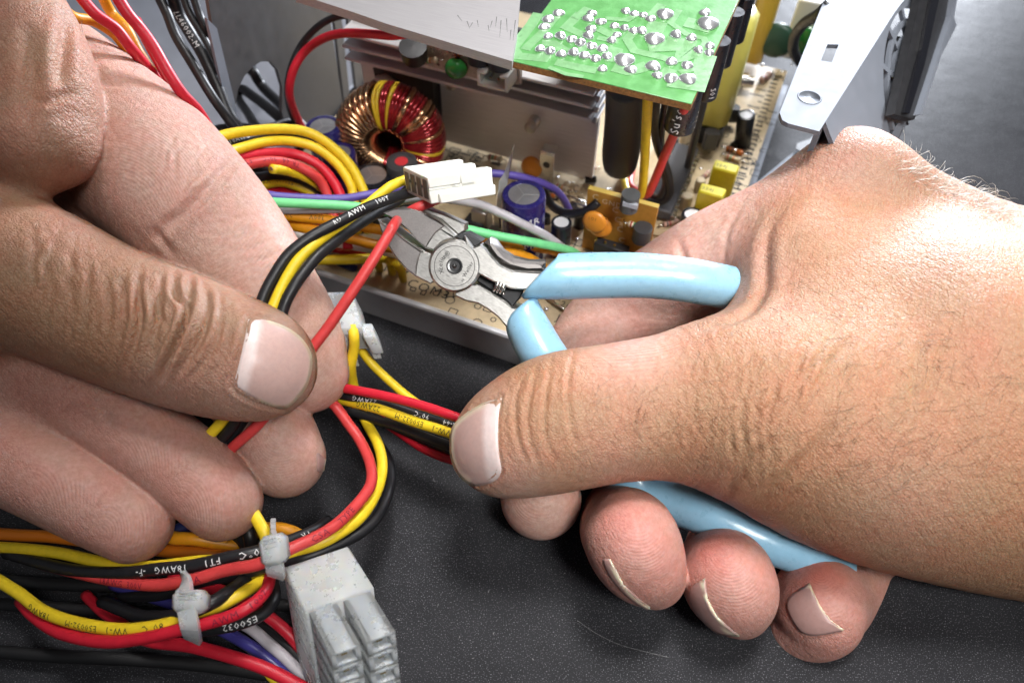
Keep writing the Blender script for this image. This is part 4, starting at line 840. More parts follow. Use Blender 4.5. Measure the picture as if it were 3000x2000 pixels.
# bracket clip in front of the heat sink
x, y = LZ(1598, 540, BZ)
cl = part('metal_clip', merge(sbox(x-2.3, x+2.3, y, y+.7, BZ, 19.5, .2), sbox(x-2.3, x+2.3, y, y+4, 19.5, 20.2, .2)), tin, bd, auto=40)
part('clip_hole', lathe(S(x, y-.02, 15.5), -EY, [(1.1, 0), (1.1, .05), (0, .05)], 16), blackm, bd, cl)
# ceramic discs
for px, py, z_, r_ in ((1555, 495, 13, 3.4),): part('disc_capacitor', lathe(P(px, py, z_)+EY, -EY+EZ*.2, [(0, -.9), (r_*.7, -.9), (r_, -.3), (r_, .5), (r_*.7, 1.1), (0, 1.2)], 28), ceram, bd, smooth=True)
# metal regulator parts by the cutters
for (px, py, z_, a, b, c, m) in ((1425, 690, 12, 4, 5, 7, tin), (1448, 668, 15, 3.4, 3, 9, mat('dull_tin', (.35, .33, .31), .35, .9)), (1395, 640, 12, 6, 4, 9, blackm), (1460, 620, 20, 2.2, 2.2, 5, tin), (1478, 640, 14, 2, 2, 3, tin), (1410, 610, 16, 5, 4, 10, mat('dull_tin', (.35, .33, .31), .35, .9))):
    x, y = LZ(px, py, z_); part('trimmer_block', sbox(x-a/2, x+a/2, y-b/2, y+b/2, BZ, z_, .4), m, bd, auto=40)
bl = [D(1462, 530, 196), D(1478, 505, 195), D(1507, 420, 190), D(1500, 470, 191), D(1487, 535, 195), D(1470, 620, 199), D(1452, 620, 199)]
part('plastic_shard', extrude(np.array(bl), FW*1.0), mat('clear_plastic', (.75, .78, .8), .12, trans=.6, ior=1.4), bd)
# DIP chip
x0, y0 = LZ(2058, 468, 10); x1, y1 = LZ(1975, 640, 10)
chip = part('chip', sbox(x0-9.5, x0-2.2, y1-1, y0+2, 9.4, 12.6, .3), mat('chip_grey', (.055, .055, .062), .5), bd, auto=40)
npin = int((y0-y1)/2.54)+1; pinm = mkmesh('chip_pin', *merge(box((-.35, -.5, 0), (1.2, 0, 0), (0, 1, 0), (0, 0, .5), .1), box((.5, -.45, -2.2), (.4, 0, 0), (0, .9, 0), (0, 0, 2.5), .08)), tin)
for k in range(npin+1):
    for sgn, xx in ((1, x0-1.9), (-1, x0-9.8)):
        M = np.eye(4); M[:3, 0] = EX*sgn; M[:3, 1] = EY; M[:3, 2] = EZ; M[:3, 3] = S(xx, y1+k*2.54, 10.6)-bd.b; inst('chip_pin', pinm, bd, M, chip)
for px, py, h_, r_ in ((2010, 400, 5, 1.6), (1975, 420, 4, 1.4), (1950, 395, 5, 1.5), (2050, 540, 4, 1.5), (2010, 590, 5, 1.7), (1560, 610, 4, 1.6), (1600, 640, 3, 1.3), (1700, 640, 6, 1.8)):
    x, y = LZ(px, py, BZ+h_/2); part('small_capacitor', lathe(S(x, y, BZ), EZ, [(r_, 0), (r_, h_-.3), (r_*.8, h_), (0, h_)], 16), (capblack, silver, cream, blackm)[int(px) % 4], bd, auto=40)
for px, py, a in ((2085, 330, .3), (2150, 420, 1.2), (1965, 470, .2), (1660, 610, 1.0), (1715, 520, .4)):
    x, y = LZ(px, py, BZ+2); part('diode', lathe(S(x, y, BZ+1.2), EX*math.cos(a)+EY*math.sin(a), [(0, 0), (1.1, 0), (1.1, 3.4), (0, 3.4)], 12), mat('diode_black', (.02, .02, .022), .3), bd, auto=40)
# yellow film capacitors
for px, py, z_, lab in ((2128, 487, 21, 'rear yellow box capacitor'), (2088, 556, 21, 'front yellow box capacitor')):
    x, y = LZ(px, py, z_); f_ = part('film_capacitor', sbox(x-3.6, x+3.6, y-2.1, y+2.1, BZ+.2, z_, .45), yfilm, bd, auto=40, label=lab)
    part('film_print', merge(text_plane('224J', 1.7, S(x-3, y-.2, z_+.03), EX, EY, 0)), silk, bd, f_)
# little transistors
def to92(base, h, r, face, m, name='transistor', parent=None):
    a = np.linspace(-math.pi*.72, math.pi*.72, 15); face = face/np.linalg.norm(face); sd = np.cross(EZ, face); p = [base+r*(-math.cos(q)*face+math.sin(q)*sd) for q in a]
    return part(name, extrude(np.array(p)[::-1], EZ*h), m, bd, parent, auto=35)
grb = mat('grey_black', (.05, .05, .055), .45)
for px, py, h_ in ((2078, 425, 6), (2110, 355, 6), (2140, 345, 5)): x, y = LZ(px, py, BZ+4); to92(S(x, y, BZ+3), h_, 2.3, -EY+EX*.4, grb)
x, y = LZ(1500, 640, BZ)
# riser (brown) board
ry = LZ(1720, 553, 30)[1]; rp = facepoly([(1722, 556), (1926, 618), (1918, 760), (1860, 830), (1740, 800)], ry)
xs = [LY(a, b, ry)[0] for a, b in ((1722, 556), (1926, 618))]
rb = part('riser_board', sbox(xs[0], xs[1], ry, ry+1.5, BZ, 30, .05), pcbbrown, bd, label='brown upright board with orange ceramic discs')
part('riser_edge', sbox(xs[0], xs[1], ry-.02, ry+1.52, 30.0, 30.12), mat('cut_edge_yellow', (.70, .50, .12), .5), bd, rb)
def RF(px, py, off=0): x, z = LY(px, py, ry-off); return S(x, ry-off, z)
for px, py, r_ in ((1742, 650, 3.3), (1758, 664, 3.3)): part('ceramic_disc', lathe(RF(px, py, 3.4 if px < 1750 else 1.6), -EY+EZ*.15, [(0, -.6), (r_*.75, -.6), (r_, -.2), (r_, .3), (r_*.75, .8), (0, .9)], 28), ceram, bd, rb, smooth=True)
part('disc_print', text_plane('101', 1.6, RF(1732, 640, 4.5)+EX*-1, EX, EZ, 0), mat('brown_print', (.25, .08, .01), .6), bd, rb)
part('riser_print', merge(text_plane('GND', 2.3, RF(1763, 588, .05), EX, EZ, 0), *[text_plane('C', 2.6, RF(px, py, .05), EX, EZ, 0) for px, py in ((1735, 574), (1793, 612), (1800, 640), (1807, 668), (1812, 700))], text_plane('R1', 1.8, RF(1815, 655, .05), EX, EZ, 0)), cream, bd, rb)
tr_ = lathe(RF(1845, 590, 2.2)-EZ*2.5, EZ, [(2.4, 0), (2.4, 5), (0, 5.05)], 18)
part('riser_transistor', tr_, mat('grey_transistor', (.10, .105, .11), .4), bd, rb, auto=40); part('transistor_label', box(RF(1845, 604, 4.7)-EX*1.9-EZ*.6, EX*3.8, EZ*1.3, EY*1.0), mat('pale_face', (.5, .52, .58), .4), bd, rb)
part('riser_transistor', lathe(RF(1880, 690, 2.4)-EZ*1.5, EZ, [(2.5, 0), (2.5, 4.5), (0, 4.6)], 18), grb, bd, rb, auto=40)
q = RF(1868, 655, .8)-bd.b; M = np.eye(4); M[:3, 0] = EX*.75; M[:3, 1] = EZ*.75; M[:3, 2] = -EY*.75; M[:3, 3] = q; inst('resistor', R1, bd, M, rb)
hd = part('pin_header', box(RF(1738, 728, 4)-EZ*1.5, EX*9.5, EY*3, EZ*3.6, .2), blackm, bd, rb, auto=40)
for k in range(3): part('header_pin', box(RF(1742+k*27, 700+k*9, 3.2), EX*.7, EY*.7, -EZ*3.4, .1), mat('gold_pin', (.75, .55, .2), .25, 1), bd, rb)
# heat-shrunk part and yellow-taped transformer
a = np.array([P(1838, 235, 56), P(1836, 290, 48), P(1830, 360, 38), P(1820, 440, 27), P(1815, 492, 20)]); c = catmull(a, 5)
part('shrink_wrapped_coil', tube(np.vstack([c, c[-1]+(c[-1]-c[-2])*.6, c[-1]+(c[-1]-c[-2])*1.0]), np.array([5.4]*(len(c)-6)+[5.4, 5.3, 5.2, 5.1, 4.9, 4.5, 3.5, 1.5]), 20), tubeblk, bd, smooth=True, label='thick black heat-shrink sleeve hanging under the green board')
x, y = LZ(2090, 372, 16); tf = part('transformer', sbox(x-8.0, x+3.8, y, y+14, 14, 50, 2.2), ytape, bd, auto=50, label='transformer wrapped in yellow tape'); part('transformer_base', sbox(x-7, x+3, y+1, y+13, BZ, 14), blackm, bd, tf)
x, y = LZ(2205, 190, 12); part('transformer', sbox(x-5, x+2.5, y+2, y+14, 10, 50, 1.5), mat('amber_tape', (.62, .42, .05), .35, coat=.3), bd, auto=50, label='amber-taped transformer at the top edge')
part('relay_block', sbox(*(lambda q: (q[0]-2, q[0]+7, q[1]+4, q[1]+12))(LZ(2300, 175, 10)), BZ, 30, .5), mat('white_block', (.8, .8, .78), .4), bd, auto=40)
x, y = LZ(2265, 150, 16); part('disc_varistor', lathe(S(x, y, 20), np.array([-.35, -1, .1]), [(0, -1.6), (4.6, -1.4), (6, -.4), (6, .5), (4.6, 1.4), (0, 1.7)], 24), mat('varistor_green', (.03, .08, .05), .35), bd, smooth=True, label='dark green disc varistor')
part('disc_varistor', lathe(P(2360, 120, 18), np.array([-.6, -1, .1]), [(0, -1.6), (3.6, -1.4), (5, -.4), (5, .5), (3.6, 1.4), (0, 1.7)], 24), greenc, bd, smooth=True)
part('fuse', merge(lathe(P(2150, 235, 12), EX*.9+EY*.3, [(0, 0), (2.4, 0), (2.4, 4.5), (0, 4.5)], 18), lathe(P(2172, 240, 12), EX*.9+EY*.3, [(1.9, 0), (1.9, 4), (0, 4)], 18)), tin, bd, auto=40)
# top plate and the small upright board under it
tp = part('heat_sink', extrude(np.array([P(a, b, 70) for a, b in [(1040, 38), (1131, 70), (1500, 180), (1514, 100), (1530, -90), (850, -90), (860, -20)]]), -EZ*2.2), alu_plate, bd, label='upper heat sink plate with faint scratches')
scr = []
for px, py, dx, dy in ((1468, 60, -4, 50), (1484, 55, 2, 40), (1442, 62, -6, 20), (1430, 75, 3, 18), (1510, 60, -7, 60), (1368, 62, 8, 22), (1385, 66, -9, 16), (1398, 60, 4, 20), (1340, 45, 14, 18), (1455, 50, -3, 30), (1497, 88, -3, 30)):
    q0, q1 = P(px, py, 70.03), P(px+dx, py+dy, 70.03); s_ = np.cross(EZ, q1-q0); s_ = s_/np.linalg.norm(s_)*.07; scr.append((np.array([q0-s_, q1-s_*.3, q1+s_*.3, q0+s_]), [(0, 1, 2, 3)]))
part('scratches', merge(*scr), silk, bd, tp)
yd = 56.0; db = part('daughter_board', extrude(facepoly([(1170, 70), (1520, 160), (1525, 250), (1400, 232), (1222, 186), (1190, 150)], yd), EY*1.5), mat('board_cream', (.55, .47, .40), .5, var=(.8, .75, 1.2), specks=(.9, .6, (.08, .06, .06))), bd, label='cream upright board below the upper plate')
def DF(px, py, off=0): x, z = LY(px, py, yd-off); return S(x, yd-off, z)
part('board_transistor', lathe(DF(1212, 150, 4)-EZ*.5, np.array([0, -.3, .9]), [(3.6, -2), (3.9, 2.5), (0, 2.7)], 16), blackm, bd, db, auto=40)
for px, py in ((1405, 150), (1465, 165)): part('board_transistor', lathe(DF(px, py, 3)-EZ*2, EZ, [(3.3, -1), (3.5, 4), (0, 4.1)], 16), mat('navy_plastic', (.02, .024, .035), .45), bd, db, auto=40)
part('green_film_capacitor', lathe(DF(1337, 200, 4), np.array([.1, -.35, 1]), [(0, -2), (2.2, -1.8), (3.2, -.6), (3.2, .4), (2.2, 1.6), (0, 1.9)], 24), greenc, bd, db, smooth=True)
for px, py, rot, me in ((1268, 108, 1.57, R1), (1290, 115, 1.57, R2), (1265, 172, .25, R1), (1330, 130, .9, R2), (1345, 118, 1.2, R2), (1360, 150, .5, R3)):
    M = np.eye(4); ca, sa = math.cos(rot), math.sin(rot); M[:3, 0] = (EX*ca+EZ*sa)*.8; M[:3, 1] = (-EX*sa+EZ*ca)*.8; M[:3, 2] = -EY*.8; M[:3, 3] = DF(px, py, .6)-bd.b; inst('resistor', me, bd, M, db)
o_ = DF(1398, 252, 7); jh = part('white_socket', merge(box(o_, EX*9, EY*7, EZ*.9, .15), box(o_, EX*.9, EY*7, EZ*4.5, .15), box(o_+EX*8.1, EX*.9, EY*7, EZ*4.8, .15), box(o_+EY*6, EX*9, EY*1, EZ*6, .15), box(o_+EZ*3.9, EX*2.6, EY*7, EZ*.8, .15), box(o_+EX*6.6+EZ*3.9, EX*2.4, EY*7, EZ*.8, .15)), whitep, bd, db, auto=40)
for k in range(2): part('socket_pin', box(o_+EX*(3+2.5*k)+EY*1.5+EZ*2.2, EX*.6, EY*5, EZ*.6), tin, bd, jh)
# ------------------------------------------------------------------ green board
GZ = 68.0
gb = T('green_circuit_board', 'green circuit board seen from its solder side, standing above the black sleeve', 'circuit board', P(1800, 250, GZ-20))
g0, g1 = LZ(1481, 178, GZ), LZ(2030, 297, GZ); gx0, gx1, gy0 = g0[0], g1[0], (g0[1]+g1[1])/2-.3
part('board_layer', sbox(gx0, gx1, gy0, gy0+60, GZ-1.7, GZ-.25, .0), pcbedge, gb); part('solder_mask', sbox(gx0+.02, gx1-.02, gy0+.02, gy0+59.9, GZ-.24, GZ, .12), pcbgreen, gb, auto=40)
def g3(x, y): return LZ(1480+x/3.92, 40+y/3.92, GZ)
tr = []
def tline(pts, w_):
    p = np.array([g3(*q) for q in pts]); v = []; f = []; d = np.gradient(p, axis=0); n_ = []
    sg = np.diff(p, axis=0); sg /= np.linalg.norm(sg, axis=1)[:, None]
    for i in range(len(p)):
        a = sg[max(i-1, 0)]; b = sg[min(i, len(sg)-1)]; m_ = np.array([-(a+b)[1], (a+b)[0]]); m_ /= np.linalg.norm(m_)+1e-9; c = max(.35, m_@np.array([-a[1], a[0]])); n_.append(m_/c*w_/2)
    n_ = np.array(n_); zz = GZ+.06+.004*len(tr)
    for s_ in (1, -1):
        for q in p+n_*s_: v.append(S(q[0], q[1], zz))
    k = len(p); v += [q-EZ*.08 for q in v]; f = [(i, i+1, k+i+1, k+i) for i in range(k-1)]+[(i+1, i, 2*k+i, 2*k+i+1) for i in range(k-1)]+[(k+i, k+i+1, 3*k+i+1, 3*k+i) for i in range(k-1)]
    tr.append((np.array(v), f))
for pts, w_ in (([(380, 0), (300, 130), (90, 400), (150, 490), (440, 520), (500, 450)], 2.6), ([(640, -40), (420, 230), (260, 380), (230, 420)], 2.2), ([(860, 0), (700, 160), (830, 220), (1000, 290)], 2.4), ([(420, 340), (560, 350), (700, 440)], 2.6), ([(580, 560), (840, 620), (1050, 660)], 2.6),
                ([(1080, 180), (1200, 240), (1300, 240)], 2.4), ([(1060, 280), (1300, 330)], 1.8), ([(1100, 400), (1260, 440), (1230, 560)], 3.4), ([(1480, 210), (1400, 300), (1480, 430), (1780, 500), (1900, 540)], 2.2), ([(1240, 620), (1400, 660), (1520, 640), (1640, 600)], 3.4),
                ([(1760, 100), (1700, 220), (1750, 380), (1950, 370), (1980, 280)], 4.4), ([(2000, -40), (1900, 110), (2080, 240), (2280, 290), (2300, 330), (2170, 640), (2000, 680)], 1.6), ([(2100, 300), (2060, 480), (2230, 440)], 4.2), ([(2150, 60), (2100, 140), (2340, 200)], 2.0), ([(2340, 480), (2210, 840), (1860, 790)], 3.6),
                ([(900, 340), (870, 460), (960, 500)], 2.2), ([(1900, 640), (1830, 740)], 3.0), ([(1150, 60), (1400, 80), (1500, 20)], 1.6), ([(950, -60), (800, 60)], 2), ([(1800, -100), (1650, 60)], 2.4), ([(500, 620), (700, 700), (900, 730)], 1.2)): tline(pts, w_)
part('copper_trace', merge(*tr), trace, gb, kind='stuff')
jm = []
for r_ in (1.35, 2.4):
    v, f = lathe((0, 0, 0), EZ, [(r_, 0), (r_*.97, .16*r_), (r_*.83, .38*r_), (r_*.58, .58*r_), (r_*.32, .70*r_), (r_*.12, .80*r_), (0, .82*r_)], 20); v = np.array(v); ang = np.arctan2(v[:, 1], v[:, 0]); v[:, :2] *= (1+.08*np.sin(ang*3+1))[:, None]; jm.append(mkmesh('solder_joint', v, f, solder, smooth=True))
J = [(495, 75, 1.3), (445, 160, 1.15), (610, 5, 1.2), (490, 272, .95), (632, 275, 1.1), (760, 305, 1.1), (862, 355, 1.1), (990, 380, 1.1), (1115, 410, 1.15), (400, 418, 1), (512, 450, 1.05), (642, 478, 1.05), (782, 465, 1.1), (906, 495, 1.1), (1035, 525, 1.1), (1168, 500, 1.05), (1115, 640, 1),
     (985, 190, 1.2), (950, 268, 1.15), (950, 65, 1.2), (990, 10, 1.1), (1095, 105, 1.1), (1280, 255, .95), (1222, 318, 1), (1250, 150, 1), (1365, 178, .9), (1470, 205, 1), (1560, 205, 1.2), (1955, 258, 1.2), (2138, 290, 1.15), (2215, 432, 1), (1905, 560, 1.2), (2085, 605, 1.2), (1695, 615, 1.5), (1440, 655, 1.2), (1745, 720, 1), (1900, 755, 1.4),
     (2095, 765, 1.6), (1670, 70, 1.1), (1580, 25, .9), (1480, 10, 1), (2345, 380, 1), (2340, 460, 1), (2290, 0, 1.2), (1380, -20, 1)]
for x, y, s_ in J:
    a, b = g3(x, y); M = Matrix.Translation(Vector(S(a, b, GZ)-gb.b)) @ Matrix.Rotation(x*.7, 4, 'Z') @ Matrix.Diagonal((s_*.95, s_*.85, s_*(.8+.5*((x*7+y) % 5)/5), 1)); inst('solder_joint', jm[0], gb, np.array(M))
for x, y, s_ in ((1710, 305, 1.0), (1365, 545, 1.0), (2325, 130, 1.1), (1830, 20, .9)):
    a, b = g3(x, y); M = Matrix.Translation(Vector(S(a, b, GZ)-gb.b)) @ Matrix.Diagonal((s_, s_, s_*.8, 1)); inst('solder_joint', jm[1], gb, np.array(M))
for px, py, zb, r_, txt in ((1988, 378, 49, 3.7, (("Su'scon", 3.0, -.5), ('16V', 3.0, 1.25))), (2066, 285, 51, 2.7, (('105', 2.0, .3),)), (2112, 190, 52, 2.5, ()), (2150, 120, 54, 2.5, ())):
    q = P(px, py, zb); hb = part('hanging_capacitor', lathe(q, EZ, [(0, 0), (r_*.85, 0), (r_, .5), (r_, GZ-1.7-zb)], 28), capblack, gb, auto=50)
    for s_, size, off in txt:
        t_, f_ = text2d(s_, 1, True); t_ = t_*size; fc = np.array([0, -.8, .6]); fc -= EZ*(fc@EZ); fc /= np.linalg.norm(fc); sd = np.cross(EZ, fc); th2 = off-t_[:, 1:]/r_
        part('sleeve_print', (q+EZ*(1.0+t_[:, :1])+(r_+.06)*(np.cos(th2)*fc+np.sin(th2)*sd), f_), whiteink, gb, hb)
for x, y in ((gx0+3, gy0+50), (gx1-3, gy0+50)): part('board_post', lathe(S(x, y, BZ), EZ, [(1.2, 0), (1.2, GZ-BZ-1.7)], 10), blackm, gb)
# ------------------------------------------------------------------ wires
def wire(pts, col, label, r=1.15, text=None, group='cables of the power supply', k=18, z0=None, cut=False, tcol=None, m=None):
    """pts: (px, py, z above the table)"""
    p = np.array([P(a, b, z) for a, b, z in pts]); c = catmull(p, 6)
    h = solo('wire', tube(c, r, k), m or wm[col], label, 'wire', group, smooth=True)
    tm_ = tcol or (whiteink if col in ('black',) else redink if col in ('red', 'redl') else silk)
    if text:
        for s, px, size, flip in text:
            # arc position nearest to the given pixel
            qx, qy, _ = proj(c); i = int(np.argmin((qx-px[0])**2+(qy-px[1])**2)); seg = np.linalg.norm(np.diff(c, axis=0), axis=1); s0 = seg[:i].sum()
            me = mkmesh('printed_text', *text_tube(s, size*.85, c, r, s0, flip=flip), tm_, h.b); o = bpy.data.objects.new('printed_text', me); COL.objects.link(o); o.parent = h.o
    return h, c
def zt(pts, z): return [(a, b, z if not hasattr(z, '__len__') else z[0]+(z[1]-z[0])*i/(len(pts)-1)) for i, (a, b) in enumerate(pts)]
# --- held in the left hand, running up to the white connector
wire([(1262, 556, 45), (1240, 559, 46), (1188, 569, 48), (1125, 589, 50), (1061, 615, 51.5), (997, 648, 52), (933, 681, 52), (882, 714, 51.5), (839, 753, 50.5), (800, 813, 49), (772, 870, 47.5), (750, 950, 45), (735, 1080, 38.5), (715, 1180, 33.5), (690, 1235, 30), (640, 1300, 25), (575, 1385, 17)], 'black', 'upper black wire printed AWM, pinched in the left hand below the white plug', 1.2, [('AWM', (1042, 628), 1.9, True), ('100Y', (1110, 596), 1.9, True), ('RU', (985, 656), 1.5, True)])
wire([(1225, 515, 45), (1201, 523, 46), (1150, 543, 47.5), (1112, 571, 47), (1081, 597, 47), (1050, 622, 47.5), (1010, 655, 49), (972, 678, 50), (921, 716, 50.5), (882, 752, 50), (848, 800, 49), (815, 865, 47.5), (785, 940, 45), (740, 1080, 38.5), (690, 1180, 33.5), (645, 1240, 29.5), (600, 1290, 26), (540, 1365, 17)], 'yellow', 'yellow wire pinched in the left hand between two black ones', 1.15)
wire([(1245, 535, 43), (1222, 543, 44), (1190, 560, 44.5), (1163, 592, 44.5), (1112, 620, 46), (1048, 660, 47.5), (984, 707, 49), (933, 748, 49.5), (893, 795, 49), (855, 850, 48), (828, 910, 46), (800, 1030, 41), (750, 1160, 33), (705, 1240, 28), (655, 1300, 24), (600, 1380, 16)], 'black', 'lower black wire, closest to the red one being cut', 1.2)
wire([(1292, 578, 49), (1264, 591, 50.5), (1224, 608, 50.5), (1192, 626, 49), (1167, 643, 49.5), (1152, 662, 53), (1138, 688, 52.5), (1100, 750, 51), (1030, 858, 47), (960, 960, 42.5), (900, 1040, 39), (830, 1150, 33), (756, 1243, 29.5), (680, 1312, 25), (610, 1390, 17)], 'redl', 'red wire held taut between the jaws of the cutters', 1.12)
# --- bundle behind, left of the copper coil
wire(zt([(560, 440), (653, 398), (742, 383), (831, 378), (908, 390), (972, 429), (1023, 480), (1053, 531), (1070, 580), (1080, 680)], (50, 24)), 'yellow', 'outermost yellow wire arching over the bundle', 1.3)
wire(zt([(560, 480), (640, 450), (691, 439), (768, 418), (844, 413), (921, 431), (984, 477), (1023, 533), (1036, 580), (1046, 680)], (50, 24)), 'yellow', 'second yellow wire arching just inside the outermost one', 1.3)
wire(zt([(560, 450), (683, 419), (755, 402), (830, 396), (910, 412), (980, 458), (1020, 520), (1050, 600), (1060, 680)], (46, 20)), 'black', 'black wire printed 18AWG between the two yellow arches', 1.2, [('18AWG', (700, 413), 2.0, False)])
wire(zt([(560, 520), (640, 480), (709, 462), (793, 449), (870, 454), (933, 484), (972, 525), (1000, 580), (1015, 660), (1020, 730)], (47, 22)), 'red', 'plain dark red wire below the yellow arches', 1.35)
wire(zt([(600, 520), (717, 484), (793, 473), (857, 482), (916, 510), (946, 543), (965, 590), (985, 660), (1000, 730)], (47, 20)), 'redl', 'red wire printed 90°C below the plain red one', 1.35, [('FT1', (722, 483), 2.1, True), ('90°C', (783, 474), 2.1, True), ('TR-64', (850, 482), 2.1, True)])
h_, c_ = wire(zt([(797, 495), (844, 502), (895, 520), (940, 548), (968, 580), (975, 640)], (40, 20)), 'yellow', 'short yellow wire with a cut end showing its strands', 1.2)
vv_ = c_[0]-c_[1]; vv_ /= np.linalg.norm(vv_); me = mkmesh('copper_strands', *merge(*[lathe(c_[0]+.45*(math.cos(a)*np.cross(vv_, EZ)+math.sin(a)*EZ), vv_, [(.25, 0), (.25, .25), (0, .3)], 8) for a in np.arange(6)*1.047]+[lathe(c_[0], vv_, [(.25, 0), (.25, .3), (0, .35)], 8)]), tin, h_.b); o = bpy.data.objects.new('copper_strands', me); COL.objects.link(o); o.parent = h_.o
wire(zt([(640, 530), (742, 521), (806, 514), (870, 523), (941, 559), (980, 600)], (36, 24)), 'black', 'black wire under the short cut yellow one', 1.25)
wire(zt([(640, 600), (700, 570), (755, 546), (819, 533), (870, 545), (921, 568), (960, 600)], (36, 22)), 'yellow', 'yellow wire printed VW-1, innermost of the bundle', 1.3, [('VW-1', (765, 543), 2.0, True), ('E50032', (830, 534), 1.8, True)])
wire(zt([(680, 590), (783, 559), (831, 557), (882, 571), (940, 600)], (30, 20)), 'red', 'dark red wire just above the purple one', 1.25)
wire(zt([(600, 520), (700, 500), (790, 500), (880, 510), (960, 550), (990, 620)], (30, 12)), 'black', 'black wire deep under the red arches', 1.4)
wire(zt([(640, 560), (740, 535), (850, 560), (960, 640), (1000, 720)], (22, 12)), 'black', 'black wire lowest in the bundle behind the left hand', 1.8)
wire([(640, 540, 40), (770, 569, 38), (870, 579, 36), (997, 582, 34), (1074, 571, 33), (1170, 552, 33), (1300, 520, 32), (1426, 508, 31), (1518, 517, 29), (1593, 538, 25), (1637, 565, 19), (1662, 605, 12), (1668, 630, 8)], 'purple', 'purple wire crossing behind the white plug to the board', 1.05, m=mat('wire_purple', WC['purple'], .35))
wire([(640, 570, 40), (778, 591, 38), (895, 597, 37), (1048, 606, 35), (1180, 630, 33), (1290, 655, 31), (1357, 669, 30), (1458, 691, 27), (1578, 713, 23), (1667, 733, 16), (1700, 752, 9)], 'green', 'mint green wire passing behind the cutters', 1.15)
wire([(640, 590, 36), (798, 612, 34), (895, 613, 34), (1075, 606, 34), (1240, 580, 33), (1384, 594, 32), (1458, 621, 31), (1533, 657, 28), (1607, 696, 22), (1667, 742, 13), (1690, 765, 8)], 'grey', 'light grey wire crossing in front of the blue capacitor', 1.15)
wire([(640, 600, 34), (806, 627, 32), (895, 638, 31), (972, 646, 30), (1125, 675, 28), (1300, 700, 24), (1416, 702, 22), (1530, 718, 18), (1640, 738, 12), (1690, 760, 8)], 'orange', 'orange wire printed 22AWG, directly below the green one', 1.3, [('22AWG', (828, 629), 1.9, True), ('300V', (930, 641), 1.9, True)])
wire([(700, 620, 30), (834, 655, 28), (895, 668, 28), (972, 682, 27), (1023, 697, 26), (1125, 722, 24), (1300, 745, 20), (1460, 740, 20), (1540, 752, 17), (1600, 790, 10)], 'orange', 'lower orange wire that bends down behind the cutters', 1.4)
wire([(760, 640, 26), (839, 668, 24), (882, 691, 22), (960, 707, 22), (1023, 717, 22), (1125, 735, 20), (1180, 752, 12), (1200, 770, 8)], 'white', 'white wire below the orange pair', 1.25)
wire([(850, 700, 18), (930, 718, 18), (1000, 730, 17), (1060, 745, 14), (1110, 760, 8)], 'red', 'dark red wire between the white and the yellow one', 1.25)
wire([(940, 600, 20), (965, 640, 20), (985, 700, 16), (1010, 745, 8)], 'red', 'red wire dropping behind the orange pair', 1.25)
wire([(800, 745, 22), (880, 760, 20), (925, 761, 18), (1028, 760, 17), (1110, 756, 16), (1160, 760, 13), (1200, 785, 7)], 'yellow', 'straight yellow wire just above the dark lip of the case', 1.35)
wire([(840, 690, 12), (900, 725, 12), (1000, 770, 11), (1040, 785, 8)], 'blue', 'dark blue wire behind the black and yellow bends', 1.2)
wire([(1030, 505, 22), (1060, 520, 22), (1100, 545, 22), (1140, 565, 20), (1180, 590, 16)], 'redl', 'red wire in front of the bright-topped black capacitor', 1.1)
wire([(1040, 535, 16), (1090, 560, 15), (1140, 590, 13), (1180, 610, 10)], 'black', 'black wire below the bright-topped black capacitor', 1.2)
for (px, py, t_) in ((1110, 790, 0), (1148, 800, 0), (1180, 820, 0)):
    wire([(px-22, py-45, 15), (px-6, py-32, 15.5), (px, py-12, 12), (px+2, py, 7.6)], 'yellow', {1110: 'left', 1148: 'middle', 1180: 'right'}[px]+' of three stubby yellow wires soldered above the +12V mark', 1.1)
# --- top left
wire([(150, -40, 84), (204, 43, 76), (276, 64, 72), (340, 106, 68), (383, 170, 62), (420, 250, 56), (470, 340, 48)], 'orange', 'dark orange wire closest to the left hand at the top', 1.15)
wire([(220, -30, 80), (276, 38, 76), (340, 85, 72), (383, 140, 68), (425, 191, 62), (475, 250, 56), (520, 330, 48)], 'red', 'upper left red wire lying over the orange ones', 1.25)
wire([(290, -30, 72), (327, 40, 66), (370, 85, 64), (404, 149, 60), (447, 213, 56), (500, 300, 48)], 'orange', 'brighter orange wire between the two red ones', 1.25)
wire([(330, -30, 80), (374, 40, 76), (412, 85, 73), (451, 140, 70), (493, 213, 66), (532, 272, 62), (578, 323, 57), (620, 390, 50)], 'red', 'upper right red wire beside the pale lid', 1.3)
wire([(400, 60, 66), (430, 120, 64), (468, 190, 61), (500, 245, 58), (540, 310, 54)], 'red', 'darker red wire squeezed beside the upper right one', 1.15)
wire([(450, -40, 66), (489, 40, 62), (515, 106, 58), (561, 183, 54), (617, 276, 48), (659, 336, 43), (700, 390, 38), (760, 440, 30)], 'black', 'leftmost black cable at the top, glossy', 1.25)
wire([(500, -30, 66), (523, 40, 60), (557, 98, 56), (595, 162, 52), (638, 255, 46), (668, 330, 41), (715, 400, 36)], 'black', 'black cable printed LL46002-M', 1.55, [('LL46002-M', (552, 88), 2.4, False)])
wire([(530, -30, 60), (555, 40, 55), (590, 100, 51), (615, 150, 48), (650, 240, 42)], 'black', 'thin black cable half behind the metal tab', 1.1)
wire([(560, -30, 60), (583, 40, 55), (603, 85, 52), (640, 160, 45), (660, 260, 40)], 'black', 'rightmost thin black cable beside the metal tab', 1.1)
wire([(760, -40, 40), (735, 180, 22), (745, 215, 20), (770, 255, 16), (815, 300, 16), (860, 345, 18), (900, 385, 14)], 'black', 'thick black cable passing through the oval opening', 1.7)
